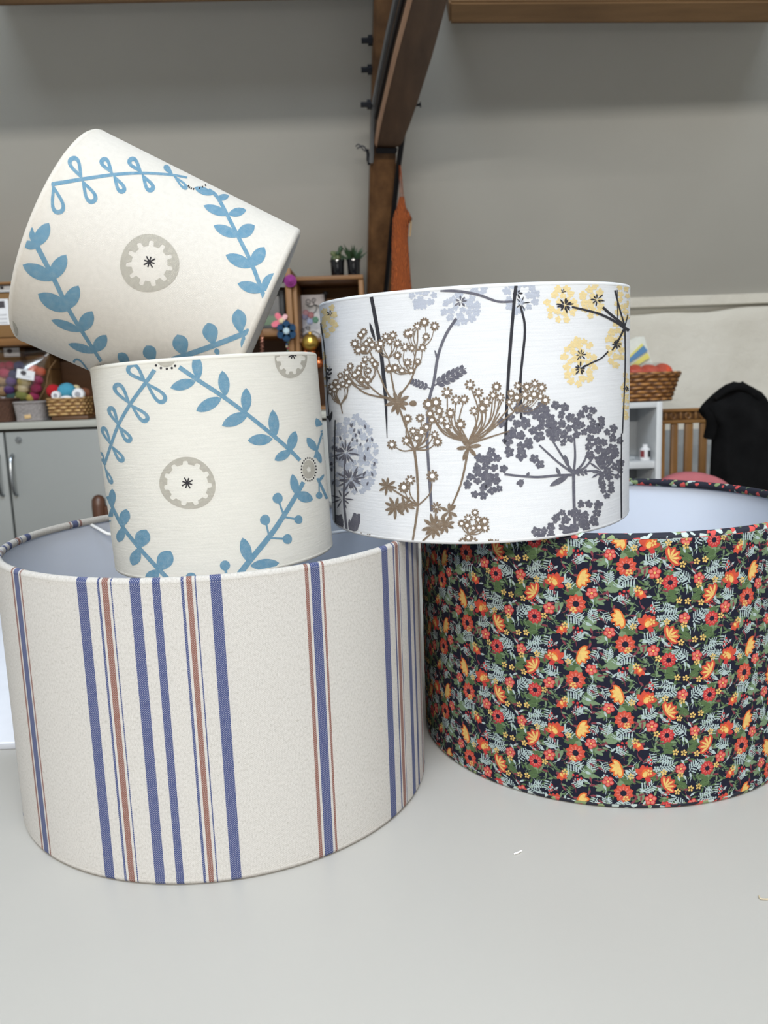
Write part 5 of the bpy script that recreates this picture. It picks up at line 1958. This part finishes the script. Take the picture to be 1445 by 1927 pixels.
# ------------------------------------------------------------------ white shelf unit with wicker basket on the right
M['white_unit'] = plain('white melamine', (200, 202, 204), 0.45, 0, 0.02)
M['unit_in'] = plain('grey unit back', (150, 154, 158), 0.6, 0, 0.02)
UY = 2.50
ur = at(1246, 800, UY).x
ut = at(1200, 757, UY).z
ul = ur - 0.42
un = thing('open_shelf_unit', 'white open shelf unit carrying the wicker basket of orange yarn', 'shelves', ((ul + ur) / 2, UY + 0.10, 0))
th = 0.018
box('side_panel', (ur - th, UY, 0), (ur, UY + 0.20, ut), M['white_unit'], un)
box('side_panel', (ul, UY, 0), (ul + th, UY + 0.20, ut), M['white_unit'], un)
box('top_panel', (ul + th, UY, ut - th), (ur - th, UY + 0.20, ut), M['white_unit'], un)
box('back_panel', (ul + th, UY + 0.19, 0.05), (ur - th, UY + 0.198, ut - th), M['unit_in'], un, 0)
us = at(1205, 869, UY).z
for z in (us, us - 0.36, 0.07):
    box('shelf', (ul + th, UY + 0.008, z - 0.022), (ur - th, UY + 0.19, z), M['white_unit'], un)
# small bottle carton inside
qy = UY + 0.035
a = at(1205, 860, qy)
b = at(1222, 836, qy)
mb = thing('ink_bottle', 'small white bottle with black and red label inside the white shelf unit', 'bottle', ((a.x + b.x) / 2, qy, us))
cxm = (a.x + b.x) / 2
hm = b.z - us
lathe('bottle', [(0.0145, 0), (0.0155, 0.002), (0.0155, hm * 0.7), (0.008, hm * 0.82), (0.008, hm)], (cxm, qy, us + 0.0005), M['paper'], mb, 20)
for nm, a0, a1, mt in (('black_label', 5.0, 6.1, M['frame_k']), ('red_label', 3.4, 4.3, plain('red label', (130, 52, 56), 0.5))):
    bm = bmesh.new()
    n = 8
    add_loft(bm, [[Vector((cxm + 0.0158 * math.cos(a0 + (a1 - a0) * k / n), qy + 0.0158 * math.sin(a0 + (a1 - a0) * k / n), us + z)) for k in range(n + 1)] for z in (hm * 0.22, hm * 0.64)], closed=False)
    finish(nm, bm, mt, mb)
pp = box('paper_stack', (ul + 0.22, UY + 0.05, us + 0.0005), (at(1186, 860, UY + 0.1).x, UY + 0.17, us + 0.012), M['unit_in'])
tag(pp, 'thin stack of grey paper beside the small bottle', 'paper')

wb_y = UY + 0.11
zbk = ut + 0.0005
ba, bb = at(1080, 707, wb_y - 0.12), at(1293, 707, wb_y - 0.12)
basket('wicker_basket', 'shallow brown wicker basket with flared sides holding orange yarn', ((ba.x + bb.x) / 2, wb_y, zbk), (bb.x - ba.x) / 2, 0.125, ba.z - zbk - 0.004, 0.86, M['wicker_d'], 6, 0.005, 0.007)
# orange skeins in clear bag
sg = thing('yarn_bag', 'clear bag with plump orange yarn skeins lying in the wicker basket', 'bag', (ba.x + 0.2, wb_y, ba.z - 0.05))
sy = wb_y - 0.015
top_z = at(1230, 684, sy).z
for k in range(6):
    cxp = at(1246 - 26 * k, 700, sy)
    bm = bmesh.new()
    add_ball(bm, (cxp.x, sy, top_z - 0.0285), 0.036, (0.78, 1.4, 0.76), 0.04, k, 3)
    finish('yarn_skein', bm, YM['skein'], sg, angle=80)
bm = bmesh.new()
rings = []
x0, x1 = at(1105, 700, sy).x, at(1261, 700, sy).x
for k in range(15):
    f = k / 14
    x = x0 + (x1 - x0) * f
    w = min(1.0, math.sin(math.pi * min(f * 3.2 + 0.02, 0.5)), math.sin(math.pi * min((1 - f) * 3.2 + 0.04, 0.5)))
    rings.append([Vector((x, sy + 0.056 * w * math.cos(2 * math.pi * i / 20), top_z - 0.0285 + (0.0315 * w) * math.sin(2 * math.pi * i / 20) + 0.002 * math.sin(k * 2.6))) for i in range(20)])
add_loft(bm, rings)
finish('film', bm, M['poly'], sg, angle=80)
# blue and yellow packet leaning behind
M['pk_blue'] = plain('blue packet band', (74, 120, 162), 0.5)
M['pk_yel'] = plain('yellow packet band', (206, 198, 104), 0.5)
M['pk_wht'] = plain('pale packet film', (206, 208, 200), 0.3)
py_ = wb_y + 0.063
bp = thing('craft_packet', 'pale packet with blue and yellow diagonal stripes leaning at the wall end of basket', 'packet', at(1200, 700, py_))


def flat_poly(name, pts, mat, parent, Y, th=0.01):
    bm = bmesh.new()
    f = [at(px, py, Y) for px, py in pts]
    add_loft(bm, [f, [p + Vector((0, th, 0)) for p in f]])
    return finish(name, bm, mat, parent, False)


flat_poly('wrapper', [(1150, 706), (1236, 706), (1222, 668), (1212, 633), (1196, 634), (1150, 660)], M['pk_wht'], bp, py_)
flat_poly('yellow_stripe', [(1150, 700), (1186, 668), (1208, 646), (1212, 651), (1186, 674), (1150, 706)], M['pk_yel'], bp, py_ - 0.003, 0.003)
flat_poly('blue_stripe', [(1150, 716), (1186, 673), (1211, 650), (1219, 660), (1186, 682), (1156, 716)], M['pk_blue'], bp, py_ - 0.0065, 0.003)
flat_poly('yellow_stripe', [(1160, 716), (1190, 685), (1218, 664), (1223, 673), (1205, 684), (1180, 716)], M['pk_yel'], bp, py_ - 0.010, 0.003)

# ------------------------------------------------------------------ slat-back chair beside the white unit
M['chair_oak'] = wood('golden oak chair', (104, 68, 30), (164, 116, 62), 'Z', 5, 0.45)
M['chair_oak_x'] = wood('golden oak rail', (112, 74, 34), (172, 124, 68), 'X', 5, 0.45)
M['carve'] = plain('dark carved ground', (92, 60, 28), 0.6)
HY = 2.725
h0 = at(1247, 780, HY).x
h1 = at(1346, 780, HY).x
hz1, hz2, hz3, hz4 = at(1300, 768, HY).z, at(1300, 774, HY).z, at(1300, 789, HY).z, at(1300, 796, HY).z
hl = h1 - 0.44
ch = thing('slat_back_chair', 'oak chair with carved top rail and upright slats beside the white shelf unit', 'chair', ((hl + h1) / 2, HY + 0.17, 0))
box('top_rail', (hl, HY - 0.016, hz2), (h1, HY + 0.016, hz1), M['chair_oak_x'], ch, 0.003)
cr = box('carved_panel', (hl + 0.004, HY - 0.006, hz3), (h1 - 0.01, HY + 0.012, hz2), M['carve'], ch, 0.002)
nn_ = 17
for k in range(nn_):
    x = hl + 0.02 + (h1 - hl - 0.04) * k / (nn_ - 1)
    bm = bmesh.new()
    if k % 2:
        add_tube(bm, [Vector((x + 0.0085 * math.cos(t_ * 0.698), HY - 0.008, (hz2 + hz3) / 2 + 0.0105 * math.sin(t_ * 0.698))) for t_ in range(9)], 0.003, 6, closed=True)
    else:
        add_box(bm, (x, HY - 0.009, (hz2 + hz3) / 2), (0.008, 0.008, (hz2 - hz3) * 0.9), None, 0.002)
    finish('carving', bm, M['chair_oak'], cr)
box('lower_rail', (hl + 0.006, HY - 0.012, hz4), (h1 - 0.012, HY + 0.014, hz3), M['chair_oak_x'], ch, 0.003)
for p0_, p1_ in ((1246, 1250), (1261, 1274), (1287, 1302), (1315, 1329)):
    x0, x1 = at(p0_, 850, HY).x, at(p1_, 850, HY).x
    if x1 - x0 < 0.012:
        x0 = x1 - 0.026
    box('back_slat', (x0, HY - 0.008, 0.46), (x1, HY + 0.010, hz4), M['chair_oak'], ch, 0.004)
for x in (hl + 0.02, h1 - 0.035):
    box('back_leg', (x - 0.015, HY - 0.02, 0), (x + 0.015, HY + 0.02, 0.46 if x > hl + 0.1 else hz4), M['chair_oak'], ch, 0.004)
    box('front_leg', (x - 0.018, HY + 0.304, 0), (x + 0.018, HY + 0.34, 0.43), M['chair_oak'], ch, 0.004)
box('seat', (hl, HY - 0.015, 0.43), (h1 - 0.012, HY + 0.345, 0.46), M['chair_oak_x'], ch, 0.006)
box('wall_panel', (at(1230, 812, 3.10).x - 0.5, 3.085, 0.0), (at(1346, 812, 3.10).x + 0.9, 3.10, at(1290, 808, 3.09).z), M['grey_panel'], None, 0.003)
tag(bpy.data.objects['wall_panel'], 'low grey panel against the wall behind the oak chair', 'panel')

# ------------------------------------------------------------------ black coat over a chair
q = NT('black wool coat')
tc = q.n('ShaderNodeTexCoord')
nz = q.noise(tc.outputs['Object'], 14, 4)
q.l(q.ramp(nz, [(0.3, lin((9, 9, 10))), (0.7, lin((20, 20, 21)))]), q.b.inputs['Base Color'])
q.b.inputs['Roughness'].default_value = 0.95
q.b.inputs['Specular IOR Level'].default_value = 0.1
q.bump(nz, 0.4, 0.01)
M['coat'] = q.m
KY = 2.40
kx0 = at(1336, 880, KY).x
kc = thing('chair', 'brown wooden chair hidden under the black coat', 'chair', (kx0 + 0.3, KY + 0.1, 0))
kz_ = at(1440, 757, KY).z
M['kwood'] = wood('brown chair wood', (70, 40, 26), (110, 68, 46), 'Z', 5)
kX = at(1440, 760, KY).x
for x in (kx0 + 0.06, kX + 0.15):
    box('back_post', (x - 0.016, KY + 0.005, 0), (x + 0.016, KY + 0.035, kz_ - 0.01), M['kwood'], kc, 0.004)
    box('front_leg', (x - 0.016, KY + 0.245, 0), (x + 0.016, KY + 0.275, 0.43), M['kwood'], kc, 0.004)
box('top_rail', (kx0 + 0.045, KY + 0.004, kz_ - 0.06), (kX + 0.168, KY + 0.034, kz_), M['kwood'], kc, 0.006)
box('seat', (kx0 + 0.04, KY + 0.005, 0.43), (kX + 0.17, KY + 0.28, 0.46), M['kwood'], kc, 0.006)
ct = thing('coat', 'black hooded coat draped over the back of a chair', 'coat', (kx0 + 0.2, KY, 0.3))
bm = bmesh.new()
# outline rows: (py, left px, right px, half depth)
rows = [(720, 1376, 1396, 0.014), (725, 1362, 1402, 0.030), (733, 1352, 1414, 0.042), (742, 1342, 1428, 0.05), (752, 1330, 1436, 0.056), (760, 1320, 1441, 0.06), (768, 1314, 1446, 0.062), (780, 1320, 1454, 0.062), (795, 1334, 1458, 0.062), (825, 1339, 1462, 0.06), (860, 1337, 1466, 0.06), (895, 1335, 1470, 0.06), (960, 1333, 1474, 0.058), (1040, 1332, 1476, 0.055), (1084, 1333, 1476, 0.052)]
rings = []
for i, (py, x0, x1, dp) in enumerate(rows):
    a, b = at(x0, py, KY), at(x1, py, KY)
    c = (a + b) / 2
    hx = (b.x - a.x) / 2
    n = 44
    ring = []
    for k in range(n):
        t_ = 2 * math.pi * k / n
        fold = (0.006 + 0.004 * min(1, i / 8)) * math.sin(7 * t_ + 0.5 * math.sin(i * 0.5)) * min(1, i / 4)
        ring.append(Vector((c.x + hx * math.copysign(abs(math.cos(t_)) ** 0.75, math.cos(t_)), KY + (dp + fold) * math.sin(t_) - 0.01, c.z + 0.004 * math.sin(4 * t_ + i))))
    rings.append(ring)
add_loft(bm, rings)
bm.faces.ensure_lookup_table()
bmesh.ops.delete(bm, geom=[bm.faces[-1]], context='FACES_ONLY')   # the hem hangs open
body = finish('coat_body', bm, M['coat'], ct, angle=80)
bm = bmesh.new()
hc = at(1385, 738, KY - 0.02)
add_tube(bm, catmull([at(1345, 748, KY - 0.045), at(1368, 733, KY - 0.06), at(1392, 728, KY - 0.06), at(1418, 742, KY - 0.05), at(1438, 760, KY - 0.04)]), 0.012, 10)
finish('hood_edge', bm, M['coat'], ct, angle=80)
bm = bmesh.new()
add_tube(bm, catmull([at(1322, 766, KY - 0.02), at(1335, 778, KY - 0.035), at(1339, 800, KY - 0.03), at(1334, 824, KY - 0.02)]), [0.014] * 6 + [0.016] * 6 + [0.017] * 7, 12)
finish('sleeve', bm, M['coat'], ct, angle=80)

# ------------------------------------------------------------------ pink padded chair behind the dark drum
M['pink_pad'] = plain('dusty pink upholstery', (166, 92, 98), 0.85, 0, 0.06, 30)
FY2 = 2.14
pa, pb = at(1258, 905, FY2), at(1366, 905, FY2)
pz = at(1303, 886, FY2).z
pch = thing('padded_chair', 'dusty pink padded chair with rounded back behind the navy lampshade', 'chair', ((pa.x + pb.x) / 2, FY2 - 0.2, 0))
bm = bmesh.new()
prof = []
cx = (pa.x + pb.x) / 2 - 0.006
for k in range(15):
    t_ = math.pi * k / 14
    prof.append(Vector((cx + 0.112 * math.cos(t_), 0, pz - 0.085 + 0.085 * math.sin(t_) ** 0.8 - 0.012 * (math.cos(t_) + 0.3))))
prof += [Vector((cx - 0.112, 0, 0.47)), Vector((cx + 0.112, 0, 0.47))]
for_r = [[p + Vector((0, FY2 + dy, 0)) - (Vector((0, 0, 0.008)) if e else Vector((0, 0, 0))) for p in prof] for dy, e in ((-0.024, 1), (-0.012, 0), (0.012, 0), (0.024, 1))]
add_loft(bm, for_r)
finish('padded_back', bm, M['pink_pad'], pch, angle=80)
bm = bmesh.new()
add_box(bm, (cx, FY2 - 0.2, 0.45), (0.40, 0.40, 0.07), None, 0.025, 3)
finish('seat', bm, M['pink_pad'], pch)
for sx in (-0.16, 0.16):
    for y in (-0.04, -0.36):
        box('leg', (cx + sx - 0.012, FY2 + y - 0.012, 0), (cx + sx + 0.012, FY2 + y + 0.012, 0.418), M['steel_leg'], pch, 0.003)

# ------------------------------------------------------------------ added strip lamp, out of view, hood shaped to shade the upper ceiling
LPY, LPZ = -2.2, 2.30
lp = thing('added_strip_lamp', 'added unseen strip lamp with hood shaped to cast the ceiling shadow edge', 'lamp', (0, LPY, LPZ))
M['lamp_white'] = plain('white lamp metal', (220, 220, 216), 0.5)
HD = 0.20
SKZ = LPZ - HD * (LPZ - on_slope(1150, 206).z) / (on_slope(1150, 206).y - LPY)  # hood's lower edge, set so that its shadow line crosses the ceiling
box('housing', (-1.8, LPY - 0.06, LPZ + 0.012), (1.8, LPY + HD, LPZ + 0.03), M['lamp_white'], lp)
box('shadow_skirt', (-1.8, LPY + HD - 0.004, SKZ), (1.8, LPY + HD, LPZ + 0.012), M['lamp_white'], lp, 0)
for x in (-1.0, 1.0):
    tube('cord', [(x, LPY, LPZ + 0.03), (x, LPY, nz_(LPY))], 0.004, M['lamp_white'], lp, 6)
